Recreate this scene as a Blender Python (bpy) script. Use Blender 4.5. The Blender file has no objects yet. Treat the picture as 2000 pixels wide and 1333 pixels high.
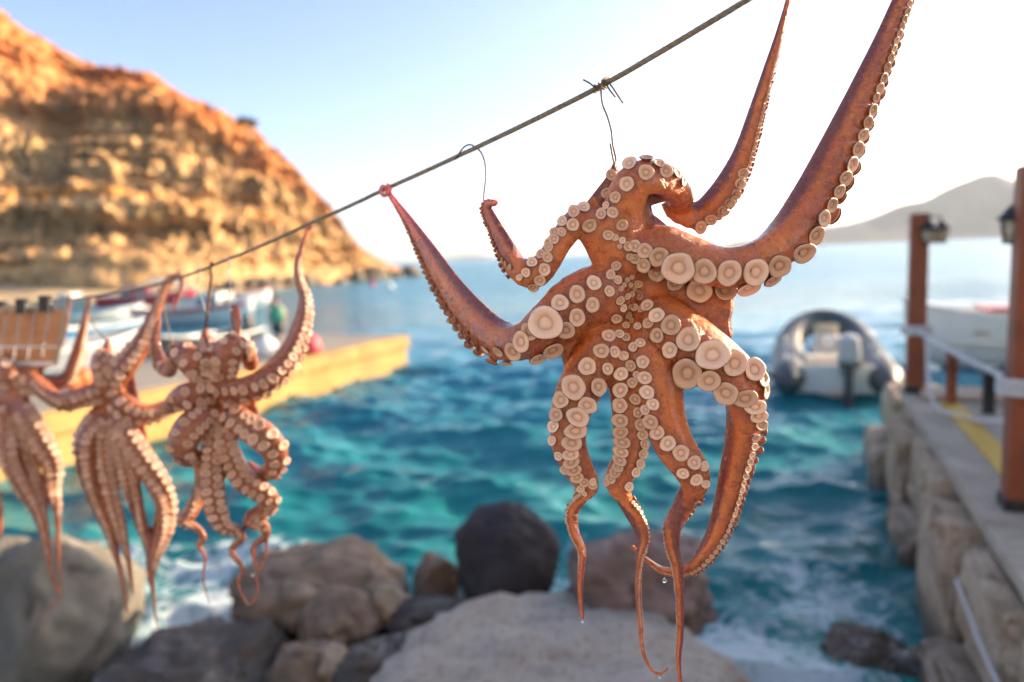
import bpy, bmesh, math, random
import numpy as np
from mathutils import Vector, Matrix, noise, Euler
from mathutils.bvhtree import BVHTree

R = math.radians
sc = bpy.context.scene
col = sc.collection
rng = np.random.default_rng(7)
random.seed(7)

# ------------------------------------------------------------------ camera
CAM = np.array([0.0, 0.0, 2.5])
PITCH, ROLL, FPX = R(7.0), R(2.52), 1333.33
cam_d = bpy.data.cameras.new('camera')
cam = bpy.data.objects.new('camera', cam_d)
col.objects.link(cam)
rot = Euler((R(90) - PITCH, 0, 0)).to_matrix() @ Matrix.Rotation(-ROLL, 3, 'Z')
cam.matrix_world = Matrix.Translation(Vector(CAM)) @ rot.to_4x4()
cam_d.sensor_width = 36.0
cam_d.lens = 24.0
cam_d.clip_start = 0.02
cam_d.clip_end = 20000
cam_d.dof.use_dof = True
cam_d.dof.focus_distance = 0.845
cam_d.dof.aperture_fstop = 2.05
sc.camera = cam
RT = np.array(rot.col[0]); UP = np.array(rot.col[1]); FW = -np.array(rot.col[2])

# ------------------------------------------------------------------ sky, sun, exposure
SUN_AZ, SUN_EL = R(67), R(17)          # azimuth from +Y towards +X
world = bpy.data.worlds.new('World'); sc.world = world
world.use_nodes = True
wn = world.node_tree
sky = wn.nodes.new('ShaderNodeTexSky')
sky.sky_type = 'NISHITA'; sky.sun_disc = False
sky.sun_elevation = SUN_EL; sky.sun_rotation = SUN_AZ
sky.air_density = 0.62; sky.dust_density = 2.0; sky.ozone_density = 1.0
bg = wn.nodes['Background']; bg.inputs[1].default_value = 0.15
wn.links.new(sky.outputs[0], bg.inputs[0])
sun_d = bpy.data.lights.new('sun', 'SUN')
sun_d.energy = 5.0; sun_d.angle = R(0.53); sun_d.color = (1.0, 0.74, 0.46)
sun = bpy.data.objects.new('sun', sun_d); col.objects.link(sun)
sdir = Vector((math.sin(SUN_AZ) * math.cos(SUN_EL), math.cos(SUN_AZ) * math.cos(SUN_EL), math.sin(SUN_EL)))
sun.rotation_euler = sdir.to_track_quat('Z', 'Y').to_euler()
vs = sc.view_settings
vs.view_transform = 'Standard'; vs.look = 'None'; vs.gamma = 1.0; vs.use_curve_mapping = False
vs.exposure = 1.45
sc.cycles.use_denoising = True
sc.cycles.use_adaptive_sampling = True
sc.cycles.adaptive_threshold = 0.03
sc.cycles.max_bounces = 6
sc.cycles.volume_bounces = 1
sc.cycles.caustics_reflective = False
sc.cycles.caustics_refractive = False
sc.cycles.sample_clamp_indirect = 6.0

# ------------------------------------------------------------------ small helpers
def at(px, py, depth):
    """point seen at photo pixel (px,py) at a given distance along the view axis"""
    px = np.asarray(px, float); py = np.asarray(py, float); depth = np.asarray(depth, float)
    d = FW + RT * ((px - 1000) / FPX)[..., None] + UP * ((666.5 - py) / FPX)[..., None]
    return CAM + d * depth[..., None]
def atv(px, py, depth): return Vector(at(px, py, depth))
def onz(px, py, z=0.0):
    d = FW + RT * ((px - 1000) / FPX) + UP * ((666.5 - py) / FPX)
    return Vector(CAM + d * ((z - CAM[2]) / d[2]))
def ony(px, py, y):
    d = FW + RT * ((px - 1000) / FPX) + UP * ((666.5 - py) / FPX)
    return Vector(CAM + d * (y / d[1]))

def np_mesh(name, verts, quads, smooth=True):
    verts = np.asarray(verts, np.float32); quads = np.asarray(quads, np.int32)
    k = quads.shape[1]
    me = bpy.data.meshes.new(name)
    me.vertices.add(len(verts)); me.vertices.foreach_set('co', verts.ravel())
    me.loops.add(quads.size); me.loops.foreach_set('vertex_index', quads.ravel())
    me.polygons.add(len(quads))
    me.polygons.foreach_set('loop_start', np.arange(0, quads.size, k, dtype=np.int32))
    me.polygons.foreach_set('use_smooth', np.full(len(quads), smooth))
    me.update(calc_edges=True); me.validate()
    return me

def put(name, me, mat=None, parent=None, loc=None, label=None, cat=None, group=None, kind=None):
    o = bpy.data.objects.new(name, me); col.objects.link(o)
    if mat is not None and me is not None and len(me.materials) == 0: me.materials.append(mat)
    if parent is not None: o.parent = parent
    if loc is not None: o.location = loc
    if label: o['label'] = label
    if cat: o['category'] = cat
    if group: o['group'] = group
    if kind: o['kind'] = kind
    return o

def empty(name, loc, label, cat, group=None, rz=0.0):
    o = put(name, None, loc=loc, label=label, cat=cat, group=group)
    o.empty_display_size = 0.1; o.rotation_euler.z = rz
    return o

class MB:
    """collects primitive pieces of one part into one mesh"""
    def __init__(s): s.bm = bmesh.new()
    def box(s, c, d, rz=0.0, rx=0.0, ry=0.0, bev=0.0, taper=1.0):
        r = bmesh.ops.create_cube(s.bm, size=1.0)
        vs_ = r['verts']
        for v in vs_:
            if v.co.z > 0: v.co.x *= taper; v.co.y *= taper
        M = Matrix.Translation(Vector(c)) @ Euler((rx, ry, rz)).to_matrix().to_4x4() @ Matrix.Diagonal((*d, 1))
        bmesh.ops.transform(s.bm, matrix=M, verts=vs_)
        if bev > 0:
            es = list({e for v in vs_ for e in v.link_edges})
            bmesh.ops.bevel(s.bm, geom=es, offset=bev, segments=2, affect='EDGES', profile=0.6)
        return s
    def tube(s, pts, rad, n=8, closed=False, cap=True):
        pts = [Vector(p) for p in pts]
        if not hasattr(rad, '__len__'): rad = [rad] * len(pts)
        rings = []; prev = None
        m = len(pts)
        for i, p in enumerate(pts):
            a = pts[(i - 1) % m] if (closed or i > 0) else p
            b = pts[(i + 1) % m] if (closed or i < m - 1) else p
            t = (b - a).normalized() if (b - a).length > 1e-9 else Vector((0, 0, 1))
            if prev is None:
                u = t.orthogonal().normalized()
            else:
                u = (prev - t * prev.dot(t)).normalized()
            prev = u
            w = t.cross(u)
            rings.append([s.bm.verts.new(p + (u * math.cos(2 * math.pi * k / n) + w * math.sin(2 * math.pi * k / n)) * rad[i]) for k in range(n)])
        rr = list(range(m)) if closed else list(range(m - 1))
        for i in rr:
            A, B = rings[i], rings[(i + 1) % m]
            for k in range(n):
                f = s.bm.faces.new((A[k], A[(k + 1) % n], B[(k + 1) % n], B[k])); f.smooth = True
        if cap and not closed:
            s.bm.faces.new(rings[0][::-1]); s.bm.faces.new(rings[-1])
        return s
    def lathe(s, prof, n=20, M=None):
        rings = []
        for r, z in prof:
            ring = []
            for k in range(n):
                v = Vector((r * math.cos(2 * math.pi * k / n), r * math.sin(2 * math.pi * k / n), z))
                ring.append(s.bm.verts.new(M @ v if M else v))
            rings.append(ring)
        for A, B in zip(rings, rings[1:]):
            for k in range(n):
                f = s.bm.faces.new((A[k], A[(k + 1) % n], B[(k + 1) % n], B[k])); f.smooth = True
        if prof[0][0] > 1e-6: s.bm.faces.new(rings[0][::-1])
        if prof[-1][0] > 1e-6: s.bm.faces.new(rings[-1])
        return s
    def prism(s, poly, z0, z1, M=None):
        lo = [s.bm.verts.new((M @ Vector((x, y, z0))) if M else Vector((x, y, z0))) for x, y in poly]
        hi = [s.bm.verts.new((M @ Vector((x, y, z1))) if M else Vector((x, y, z1))) for x, y in poly]
        n = len(poly)
        s.bm.faces.new(lo[::-1]); s.bm.faces.new(hi)
        for k in range(n): s.bm.faces.new((lo[k], lo[(k + 1) % n], hi[(k + 1) % n], hi[k]))
        return s
    def grid(s, P):
        """P[i][j] -> vertex grid"""
        V = [[s.bm.verts.new(p) for p in row] for row in P]
        for i in range(len(V) - 1):
            for j in range(len(V[0]) - 1):
                f = s.bm.faces.new((V[i][j], V[i][j + 1], V[i + 1][j + 1], V[i + 1][j])); f.smooth = True
        return s
    def build(s, name, mat, parent=None, **kw):
        bmesh.ops.remove_doubles(s.bm, verts=s.bm.verts, dist=1e-6)
        bmesh.ops.recalc_face_normals(s.bm, faces=s.bm.faces)
        me = bpy.data.meshes.new(name); s.bm.to_mesh(me); s.bm.free()
        return put(name, me, mat, parent, **kw)

def catmull(P, step=None, n=None, per=12):
    """Catmull-Rom through rows of P; returns samples and their control parameter"""
    P = np.asarray(P, float)
    Q = np.vstack([2 * P[0] - P[1], P, 2 * P[-1] - P[-2]])
    out = []; par = []
    for i in range(len(P) - 1):
        p0, p1, p2, p3 = Q[i], Q[i + 1], Q[i + 2], Q[i + 3]
        for k in range(per):
            t = k / per
            out.append(0.5 * (2 * p1 + (p2 - p0) * t + (2 * p0 - 5 * p1 + 4 * p2 - p3) * t * t + (3 * p1 - p0 - 3 * p2 + p3) * t ** 3))
            par.append(i + t)
    out.append(P[-1]); par.append(len(P) - 1.0)
    return np.array(out), np.array(par)

# ------------------------------------------------------------------ materials
def new_mat(name):
    m = bpy.data.materials.new(name); m.use_nodes = True
    return m, m.node_tree, m.node_tree.nodes['Principled BSDF']
def nd(nt, t, **kw):
    n = nt.nodes.new(t)
    for k, v in kw.items():
        if hasattr(n, k): setattr(n, k, v)
    return n
def ramp(nt, stops):
    n = nt.nodes.new('ShaderNodeValToRGB')
    e = n.color_ramp.elements
    while len(e) < len(stops): e.new(0.5)
    for el, (p, c) in zip(e, stops):
        el.position = p; el.color = (*c, 1) if len(c) == 3 else c
    return n
def noise_n(nt, scale, detail=4, rough=0.55, coord=None, dist=0.0):
    n = nt.nodes.new('ShaderNodeTexNoise')
    n.inputs['Scale'].default_value = scale; n.inputs['Detail'].default_value = detail
    n.inputs['Roughness'].default_value = rough; n.inputs['Distortion'].default_value = dist
    if coord is not None: nt.links.new(coord, n.inputs['Vector'])
    return n
def mixc(nt, fac, a, b, mode='MIX'):
    n = nt.nodes.new('ShaderNodeMix'); n.data_type = 'RGBA'; n.blend_type = mode
    for sock, v in ((n.inputs[0], fac), (n.inputs[6], a), (n.inputs[7], b)):
        if isinstance(v, bpy.types.NodeSocket): nt.links.new(v, sock)
        elif isinstance(v, (int, float)): sock.default_value = v
        else: sock.default_value = (*v, 1)
    return n.outputs[2]
def mathn(nt, op, a, b=None, clamp=False):
    n = nt.nodes.new('ShaderNodeMath'); n.operation = op; n.use_clamp = clamp
    for sock, v in ((n.inputs[0], a), (n.inputs[1], b)):
        if v is None: continue
        if isinstance(v, bpy.types.NodeSocket): nt.links.new(v, sock)
        else: sock.default_value = v
    return n.outputs[0]
def maprange(nt, v, a, b, c=0.0, d=1.0, smooth=True):
    n = nt.nodes.new('ShaderNodeMapRange'); n.clamp = True
    if smooth: n.interpolation_type = 'SMOOTHSTEP'
    nt.links.new(v, n.inputs[0])
    for i, x in zip((1, 2, 3, 4), (a, b, c, d)): n.inputs[i].default_value = x
    return n.outputs[0]
def bump(nt, bs, h, strength, dist=0.01, prev=None):
    b = nt.nodes.new('ShaderNodeBump'); b.inputs['Strength'].default_value = strength
    b.inputs['Distance'].default_value = dist
    nt.links.new(h, b.inputs['Height'])
    if prev is not None: nt.links.new(prev, b.inputs['Normal'])
    nt.links.new(b.outputs[0], bs.inputs['Normal'])
    return b.outputs[0]
def noisy(name, stops, scale=6.0, detail=6, rough=0.7, bs_=0.3, bd=0.01, fine=None, spec=0.5, metal=0.0, dist=0.3):
    """plain procedural surface: noise through a colour ramp, with relief"""
    m, nt, b = new_mat(name)
    tc = nd(nt, 'ShaderNodeTexCoord').outputs['Object']
    n1 = noise_n(nt, scale, detail, 0.6, tc, dist)
    r = ramp(nt, stops); nt.links.new(n1.outputs[0], r.inputs[0])
    c = r.outputs[0]
    n2 = noise_n(nt, fine or scale * 9, 5, 0.6, tc)
    c = mixc(nt, 0.35, c, mixc(nt, 1.0, c, n2.outputs[0], 'OVERLAY'))
    nt.links.new(c, b.inputs['Base Color'])
    b.inputs['Roughness'].default_value = rough
    b.inputs['Specular IOR Level'].default_value = spec
    b.inputs['Metallic'].default_value = metal
    if bs_ > 0:
        h = mathn(nt, 'ADD', n1.outputs[0], mathn(nt, 'MULTIPLY', n2.outputs[0], 0.35))
        bump(nt, b, h, bs_, bd)
    return m

# ================================================================== THE SETTING
# ------------------------------------------------------------------ water
def axis(lo, hi, fine, far_lo, far_hi, g=1.07):
    a = list(np.arange(lo, hi + 1e-6, fine))
    s = fine; x = hi
    while x < far_hi: s *= g; x += s; a.append(x)
    s = fine; x = lo; b = []
    while x > far_lo: s *= g; x -= s; b.append(x)
    return np.array(b[::-1] + a)
wx = axis(-8.5, 6.0, 0.05, -3400, 3400); wy = axis(1.5, 15.0, 0.05, -60, 3400)
WX, WY = np.meshgrid(wx, wy, indexing='ij')
SP = np.maximum(np.gradient(wx)[:, None] * 0.6, np.gradient(wy)[None, :])
H = np.zeros_like(WX); DX = np.zeros_like(WX); DY = np.zeros_like(WX)
for i in range(80):
    lam = 0.20 * (18.0 ** rng.random()); k = 2 * math.pi / lam
    th = R(-96) + rng.normal(0, R(30)); amp = 0.0105 * lam ** 0.62 * rng.uniform(0.5, 1.2)
    if lam > 2.2: amp *= 0.55
    ph = rng.uniform(0, 6.28)
    cx, cy = math.cos(th), math.sin(th)
    att = np.clip(1.6 - SP / (lam / 3.2), 0, 1)
    arg = k * (WX * cx + WY * cy) + ph + 0.35 * np.sin(WX * 0.7 + i) * np.sin(WY * 0.5 + 2 * i)
    H += amp * att * np.sin(arg)
    DX += amp * att * 0.75 * cx * np.cos(arg); DY += amp * att * 0.75 * cy * np.cos(arg)
calm = np.clip((WY - 0.5) / 3.0, 0.35, 1)
H *= calm
WV = np.stack([WX + DX, WY + DY, H], -1).reshape(-1, 3)
nx, ny = WX.shape
idx = np.arange(nx * ny).reshape(nx, ny)
WQ = np.stack([idx[:-1, :-1], idx[1:, :-1], idx[1:, 1:], idx[:-1, 1:]], -1).reshape(-1, 4)
wme = np_mesh('sea', WV, WQ)
# churned foam round the rocks and along the quay foot
foam = np.zeros(WX.shape)
for (fx, fy, fr, fs) in ((-2.25, 4.7, 0.75, 1.0), (-2.6, 5.6, 0.8, 0.8), (-1.9, 4.1, 0.7, 1.0), (-3.6, 5.6, 0.9, 0.8), (1.35, 4.1, 0.55, 1.0), (1.55, 3.5, 0.8, 1.0), (2.1, 4.6, 0.7, 0.7),
                         (-0.1, 5.0, 0.8, 0.6), (0.3, 5.3, 0.8, 0.45), (2.35, 4.3, 0.7, 0.45), (3.2, 6.0, 0.5, 0.3)):
    foam = np.maximum(foam, fs * np.exp(-((WX - fx) ** 2 + (WY - fy) ** 2) / fr ** 2))
fa = wme.attributes.new('foam', 'FLOAT', 'POINT'); fa.data.foreach_set('value', foam.ravel().astype(np.float32))
m, nt, b = new_mat('sea_water')
pos = nd(nt, 'ShaderNodeNewGeometry').outputs['Position']
sep = nd(nt, 'ShaderNodeSeparateXYZ'); nt.links.new(pos, sep.inputs[0])
big = noise_n(nt, 0.28, 3, 0.5, pos)
shal = maprange(nt, sep.outputs[1], 4.0, 16.0)          # shallow bed near shore gives green, deep water blue
deep = mixc(nt, shal, (0.006, 0.150, 0.165), (0.028, 0.200, 0.300))
deep2 = mixc(nt, shal, (0.014, 0.235, 0.225), (0.038, 0.240, 0.340))
c = mixc(nt, maprange(nt, big.outputs[0], 0.40, 0.66), deep, deep2)
fat = nd(nt, 'ShaderNodeAttribute', attribute_name='foam')
fnz = noise_n(nt, 5.5, 8, 0.68, pos, 1.2)
fth = mathn(nt, 'ADD', mathn(nt, 'MULTIPLY', fat.outputs['Fac'], 0.42), fnz.outputs[0])
fmask = maprange(nt, fth, 0.68, 0.88)
# thin streaks of foam lying on the open water
mp = nd(nt, 'ShaderNodeMapping'); mp.inputs['Scale'].default_value = (0.8, 2.2, 1.0); nt.links.new(pos, mp.inputs[0])
c = mixc(nt, mathn(nt, 'MULTIPLY', fmask, 0.85), c, (0.62, 0.70, 0.74))
nt.links.new(c, b.inputs['Base Color'])
b.inputs['IOR'].default_value = 1.34
nt.links.new(mathn(nt, 'MAXIMUM', maprange(nt, fmask, 0, 1, 0.06, 0.6), maprange(nt, sep.outputs[1], 12, 60, 0.06, 0.26)), b.inputs['Roughness'])
mp2 = nd(nt, 'ShaderNodeMapping'); mp2.inputs['Scale'].default_value = (0.55, 1.5, 1.0); nt.links.new(pos, mp2.inputs[0])
r1 = noise_n(nt, 5.0, 5, 0.6, mp2.outputs[0], 0.6)
r2 = noise_n(nt, 0.9, 4, 0.6, mp2.outputs[0], 0.4)
n1 = bump(nt, b, r1.outputs[0], 0.9, 0.04)
farw = maprange(nt, sep.outputs[1], 12, 40, 0.0, 1.0)
bb = nt.nodes.new('ShaderNodeBump'); bb.inputs['Distance'].default_value = 0.7
nt.links.new(farw, bb.inputs['Strength']); nt.links.new(r2.outputs[0], bb.inputs['Height']); nt.links.new(n1, bb.inputs['Normal'])
nt.links.new(bb.outputs[0], b.inputs['Normal'])
M_WATER = m
put('sea', wme, m, kind='structure')

# ------------------------------------------------------------------ the headland on the left
def fbm(x, y, z, o=5, H_=0.5):
    return noise.fractal(Vector((x, y, z)), H_, 2.1, o, noise_basis='PERLIN_ORIGINAL')
def interp_poly(P, n):
    S, _ = catmull(P, per=40)
    d = np.r_[0, np.cumsum(np.linalg.norm(np.diff(S[:, :2], axis=0), axis=1))]
    t = np.linspace(0, d[-1], n)
    return np.stack([np.interp(t, d, S[:, k]) for k in range(S.shape[1])], -1)
# foot of the slope (x, y) and crest (x, y, height), both from the far tip towards the near left
foot = [(-17, 121), (-20.5, 104), (-25, 86), (-31, 72), (-40, 66), (-50, 66), (-62, 62), (-78, 52), (-98, 38)]
def crest_pt(px, py, y):
    p = ony(px, py, y); return (p.x, p.y, p.z)
crest = [(-16.5, 123, 0.6), crest_pt(745, 508, 122), crest_pt(690, 468, 123), crest_pt(640, 398, 124), crest_pt(560, 308, 124), crest_pt(480, 242, 122),
         crest_pt(350, 178, 120), crest_pt(290, 142, 119), crest_pt(190, 130, 117), crest_pt(100, 84, 113), crest_pt(0, 18, 108), crest_pt(-160, -90, 100), crest_pt(-400, -190, 85)]
NS, NT = 460, 210
F = interp_poly([(*p, 0) for p in foot], NS); Cq = interp_poly(crest, NS)
# match the two curves by fraction of x so that the sections stay roughly across the slope
tt = np.linspace(0, 1.45, NT)
HV = np.zeros((NS, NT, 3)); ATT = np.zeros((NS, NT))
bands = [(0.03, 0.10), (0.20, 0.29), (0.42, 0.55), (0.63, 0.78)]       # cliff bands as fractions of the height
def stair(q):
    """slopes compressed in height, cliff bands stretched"""
    xs = [0.0]; ys = [0.0]
    for a, b_ in bands:
        xs += [xs[-1] + (a - ys[-1]) * 1.25]; ys += [a]
        xs += [xs[-1] + (b_ - a) * 0.25]; ys += [b_]
    xs += [xs[-1] + (1 - ys[-1]) * 1.25]; ys += [1.0]
    return np.interp(q * xs[-1], xs, ys)
for i in range(NS):
    f, c_ = F[i], Cq[i]
    dv = c_[:2] - f[:2]; L = np.linalg.norm(dv); dn = dv / max(L, 1e-6)
    h = c_[2]
    for j in range(NT):
        t = tt[j]
        w = fbm(i * 0.02, t * 3.0, 1.7, 3) * 0.05
        if t <= 1:
            q = min(max(t + w * min(1, 4 * (1 - t)) * min(1, 6 * t), 0), 1)
            z = stair(np.array(q)) * h
            p = f[:2] + dv * t
        else:
            z = h * (1 - (t - 1) * 1.5) if t < 1.45 else -2
            p = f[:2] + dv * t
        x, y = p
        # vertical pillars and gullies, rubble
        a = fbm(x * 0.13, y * 0.13, z * 0.16, 5) * 1.5 + fbm(x * 0.45, y * 0.45, z * 0.5, 4) * 0.9
        st_ = fbm(x * 0.02, y * 0.02, z * 0.55 + 0.02 * x, 4) * 2.8
        edge = min(1.0, t * 6) * min(1.0, h / 12.0) * (1.0 if t < 0.96 else max(0.15, 1 - (t - 0.96) * 12))
        gl = fbm(i * 0.035, 3.3, t * 1.6, 3) * 1.6 * math.sin(min(t, 1) * math.pi)
        p = p - dn * (a * 0.85 + gl + st_) * edge
        z = z + fbm(x * 0.35, y * 0.35, 9.1, 5) * 0.7 * edge + fbm(x * 1.1, y * 1.1, z, 3) * 0.3 * min(1, t * 8) * min(1.0, h / 5)
        HV[i, j] = (p[0], p[1], z - 0.25)
        ATT[i, j] = (z / max(h, 3.0))
idx = np.arange(NS * NT).reshape(NS, NT)
HQ = np.stack([idx[:-1, :-1], idx[1:, :-1], idx[1:, 1:], idx[:-1, 1:]], -1).reshape(-1, 4)
hme = np_mesh('headland', HV.reshape(-1, 3), HQ)
aa = hme.attributes.new('rel', 'FLOAT', 'POINT'); aa.data.foreach_set('value', ATT.ravel().astype(np.float32))
m, nt, b = new_mat('headland_rock')
g = nd(nt, 'ShaderNodeNewGeometry'); pos = g.outputs['Position']
sn = nd(nt, 'ShaderNodeSeparateXYZ'); nt.links.new(g.outputs['True Normal'], sn.inputs[0])
rel = nd(nt, 'ShaderNodeAttribute', attribute_name='rel').outputs['Fac']
na = noise_n(nt, 0.16, 6, 0.6, pos, 0.4); nb = noise_n(nt, 0.7, 6, 0.65, pos, 0.3); ncn = noise_n(nt, 0.09, 4, 0.5, pos, 0.8)
slope = ramp(nt, [(0.25, (0.44, 0.215, 0.085)), (0.5, (0.58, 0.32, 0.135)), (0.75, (0.66, 0.43, 0.21))]); nt.links.new(na.outputs[0], slope.inputs[0])
cliff = ramp(nt, [(0.3, (0.17, 0.11, 0.06)), (0.48, (0.42, 0.265, 0.125)), (0.68, (0.62, 0.42, 0.20))]); nt.links.new(nb.outputs[0], cliff.inputs[0])
steep = maprange(nt, mathn(nt, 'ADD', sn.outputs[2], mathn(nt, 'MULTIPLY', nb.outputs[0], 0.25)), 0.55, 0.85, 1.0, 0.0)
c = mixc(nt, steep, slope.outputs[0], cliff.outputs[0])
red = mathn(nt, 'MULTIPLY', maprange(nt, mathn(nt, 'ADD', rel, mathn(nt, 'MULTIPLY', ncn.outputs[0], 0.35)), 0.74, 1.0), maprange(nt, na.outputs[0], 0.32, 0.5))
c = mixc(nt, mathn(nt, 'MULTIPLY', red, 0.8), c, (0.55, 0.18, 0.05))
# oxidised orange seam part-way up
bandv = mathn(nt, 'ABSOLUTE', mathn(nt, 'SUBTRACT', mathn(nt, 'ADD', rel, mathn(nt, 'MULTIPLY', ncn.outputs[0], 0.06)), 0.385))
seam = mathn(nt, 'MULTIPLY', maprange(nt, bandv, 0.008, 0.03, 1, 0), maprange(nt, ncn.outputs[0], 0.42, 0.55))
c = mixc(nt, mathn(nt, 'MULTIPLY', seam, 0.85), c, (0.60, 0.25, 0.05))
dark = maprange(nt, noise_n(nt, 0.33, 5, 0.6, pos, 1.0).outputs[0], 0.54, 0.64)
c = mixc(nt, mathn(nt, 'MULTIPLY', dark, 0.38), c, (0.075, 0.045, 0.03))
nt.links.new(c, b.inputs['Base Color']); b.inputs['Roughness'].default_value = 0.95; b.inputs['Specular IOR Level'].default_value = 0.15
bump(nt, b, nb.outputs[0], 0.6, 0.6)
M_HILL = m
put('headland', hme, m, kind='structure')

# ------------------------------------------------------------------ far mountains across the sea
def ridge(name, sil, dist, depth, mat, seed, base_px=None):
    top = interp_poly([tuple(ony(px, py, dist)) for px, py in sil], 150)
    V = []; nT = 28
    for i in range(len(top)):
        for j in range(nT):
            t = j / (nT - 1) * 2 - 1                      # -1 foot near, 0 crest, 1 foot behind
            w = 1 - abs(t)
            z = top[i, 2] * (w ** 0.8)
            y = top[i, 1] + t * depth
            x = top[i, 0]
            n_ = fbm(x * 0.008 + seed, y * 0.008, 0.3, 5)
            z += n_ * top[i, 2] * 0.35 * w * (1 - w) * 2
            V.append((x + n_ * 20 * (1 - w), y, z - 1.2 * (1 - w) - 0.4))
    n_s = len(top); idx = np.arange(n_s * nT).reshape(n_s, nT)
    Q = np.stack([idx[:-1, :-1], idx[1:, :-1], idx[1:, 1:], idx[:-1, 1:]], -1).reshape(-1, 4)
    return put(name, np_mesh(name, V, Q), mat, kind='structure')
M_FAR = noisy('far_rock', [(0.3, (0.05, 0.055, 0.065)), (0.7, (0.09, 0.095, 0.105))], 0.01, 5, 0.95, 0, fine=0.05, spec=0.1)
ridge('mountain', [(1440, 473), (1500, 461), (1580, 446), (1660, 434), (1715, 418), (1765, 396), (1812, 386), (1850, 366), (1895, 345), (1930, 333), (1962, 341), (2010, 350), (2080, 340), (2200, 372), (2400, 400), (2600, 440)], 1300, 260, M_FAR, 3.0)
ridge('island', [(840, 509), (870, 503), (905, 499), (935, 498), (965, 502), (1000, 502), (1030, 499)], 2300, 200, M_FAR, 8.0)

# ------------------------------------------------------------------ sheet of sand and shingle at the head of the bay
sand = noisy('beach_sand', [(0.3, (0.42, 0.30, 0.17)), (0.7, (0.58, 0.44, 0.27))], 0.8, 6, 0.95, 0.4, 0.05, spec=0.1)
bp = []
sh = interp_poly([(-24.5, 79, 0), (-30, 68, 0), (-37, 60, 0), (-46, 57.5, 0), (-58, 55, 0), (-75, 44, 0), (-100, 25, 0)], 80)
for i in range(80):
    row = []
    for j in range(12):
        t = j / 11
        p = sh[i, :2] + np.array((-0.5, 0.85)) * t * 22
        row.append(Vector((p[0] + fbm(i * .2, t, 1) * .6, p[1], -0.25 + t * 3.4 + fbm(p[0] * .3, p[1] * .3, 2) * 0.25)))
    bp.append(row)
MB().grid(bp).build('beach', sand, kind='structure')

# ================================================================== ROCKS ON THE SHORE
def rock_mesh(name, dims, seed, sub=5, cuts=9, rough=0.16, flat_top=None, fine=0.03):
    bm = bmesh.new(); bmesh.ops.create_icosphere(bm, subdivisions=sub, radius=1.0)
    rr = random.Random(seed)
    planes = []
    for _ in range(cuts):
        n = Vector((rr.gauss(0, 1), rr.gauss(0, 1), rr.gauss(0, 0.8))).normalized()
        planes.append((n, rr.uniform(0.62, 0.9)))
    if flat_top: planes.append((Vector((rr.uniform(-.12, .12), rr.uniform(-.15, .05), 1)).normalized(), flat_top))
    off = Vector((rr.uniform(0, 50), rr.uniform(0, 50), rr.uniform(0, 50)))
    for v in bm.verts:
        p = v.co.copy()
        for n, d in planes:
            e = p.dot(n) - d
            if e > 0: p -= n * e * 0.88
        k = noise.fractal(p * 1.6 + off, 0.6, 2.1, 5, noise_basis='PERLIN_ORIGINAL') * rough
        k += noise.ridged_multi_fractal(p * 3.0 + off, 0.9, 2.2, 4, 0.9, 2.0, noise_basis='PERLIN_ORIGINAL') * fine - fine
        p += p.normalized() * k
        v.co = Vector((p.x * dims[0] / 2, p.y * dims[1] / 2, p.z * dims[2] / 2))
    for f in bm.faces: f.smooth = True
    me = bpy.data.meshes.new(name); bm.to_mesh(me); bm.free()
    return me
def rock_mat(name, stops, scale=3.0, speck=None, wet=0.0, rough=0.85, bs_=0.55, blotch=None):
    m, nt, b = new_mat(name)
    tc = nd(nt, 'ShaderNodeTexCoord').outputs['Object']
    n1 = noise_n(nt, scale, 8, 0.62, tc, 0.5); n2 = noise_n(nt, scale * 14, 4, 0.6, tc)
    r = ramp(nt, stops); nt.links.new(n1.outputs[0], r.inputs[0]); c = r.outputs[0]
    if speck:
        vz = nd(nt, 'ShaderNodeTexVoronoi'); vz.inputs['Scale'].default_value = 90; nt.links.new(tc, vz.inputs['Vector'])
        sp = maprange(nt, n2.outputs[0], 0.50, 0.66); c = mixc(nt, mathn(nt, 'MULTIPLY', sp, 0.75), c, speck)
        sp2 = maprange(nt, vz.outputs['Distance'], 0.1, 0.28, 1, 0); c = mixc(nt, mathn(nt, 'MULTIPLY', sp2, 0.4), c, (0.08, 0.06, 0.05))
    if blotch:
        n3 = noise_n(nt, scale * 0.8, 4, 0.55, tc, 1.5); c = mixc(nt, maprange(nt, n3.outputs[0], 0.52, 0.66), c, blotch)
    # tide line: dark wet stone near the water
    g = nd(nt, 'ShaderNodeNewGeometry'); sp_ = nd(nt, 'ShaderNodeSeparateXYZ'); nt.links.new(g.outputs['Position'], sp_.inputs[0])
    tide = maprange(nt, mathn(nt, 'ADD', sp_.outputs[2], mathn(nt, 'MULTIPLY', n1.outputs[0], 0.3)), 0.22, 0.42, 1, 0)
    c = mixc(nt, mathn(nt, 'MULTIPLY', tide, 0.6), c, (0.035, 0.032, 0.028))
    nt.links.new(c, b.inputs['Base Color'])
    wn_ = maprange(nt, noise_n(nt, 4.0, 3, 0.5, tc).outputs[0], 0.4, 0.6)
    ro = mathn(nt, 'SUBTRACT', rough, mathn(nt, 'MULTIPLY', mathn(nt, 'MAXIMUM', mathn(nt, 'MULTIPLY', wn_, wet), tide), 0.55))
    nt.links.new(ro, b.inputs['Roughness'])
    bump(nt, b, mathn(nt, 'ADD', n1.outputs[0], mathn(nt, 'MULTIPLY', n2.outputs[0], 0.25)), bs_, 0.05)
    return m
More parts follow.
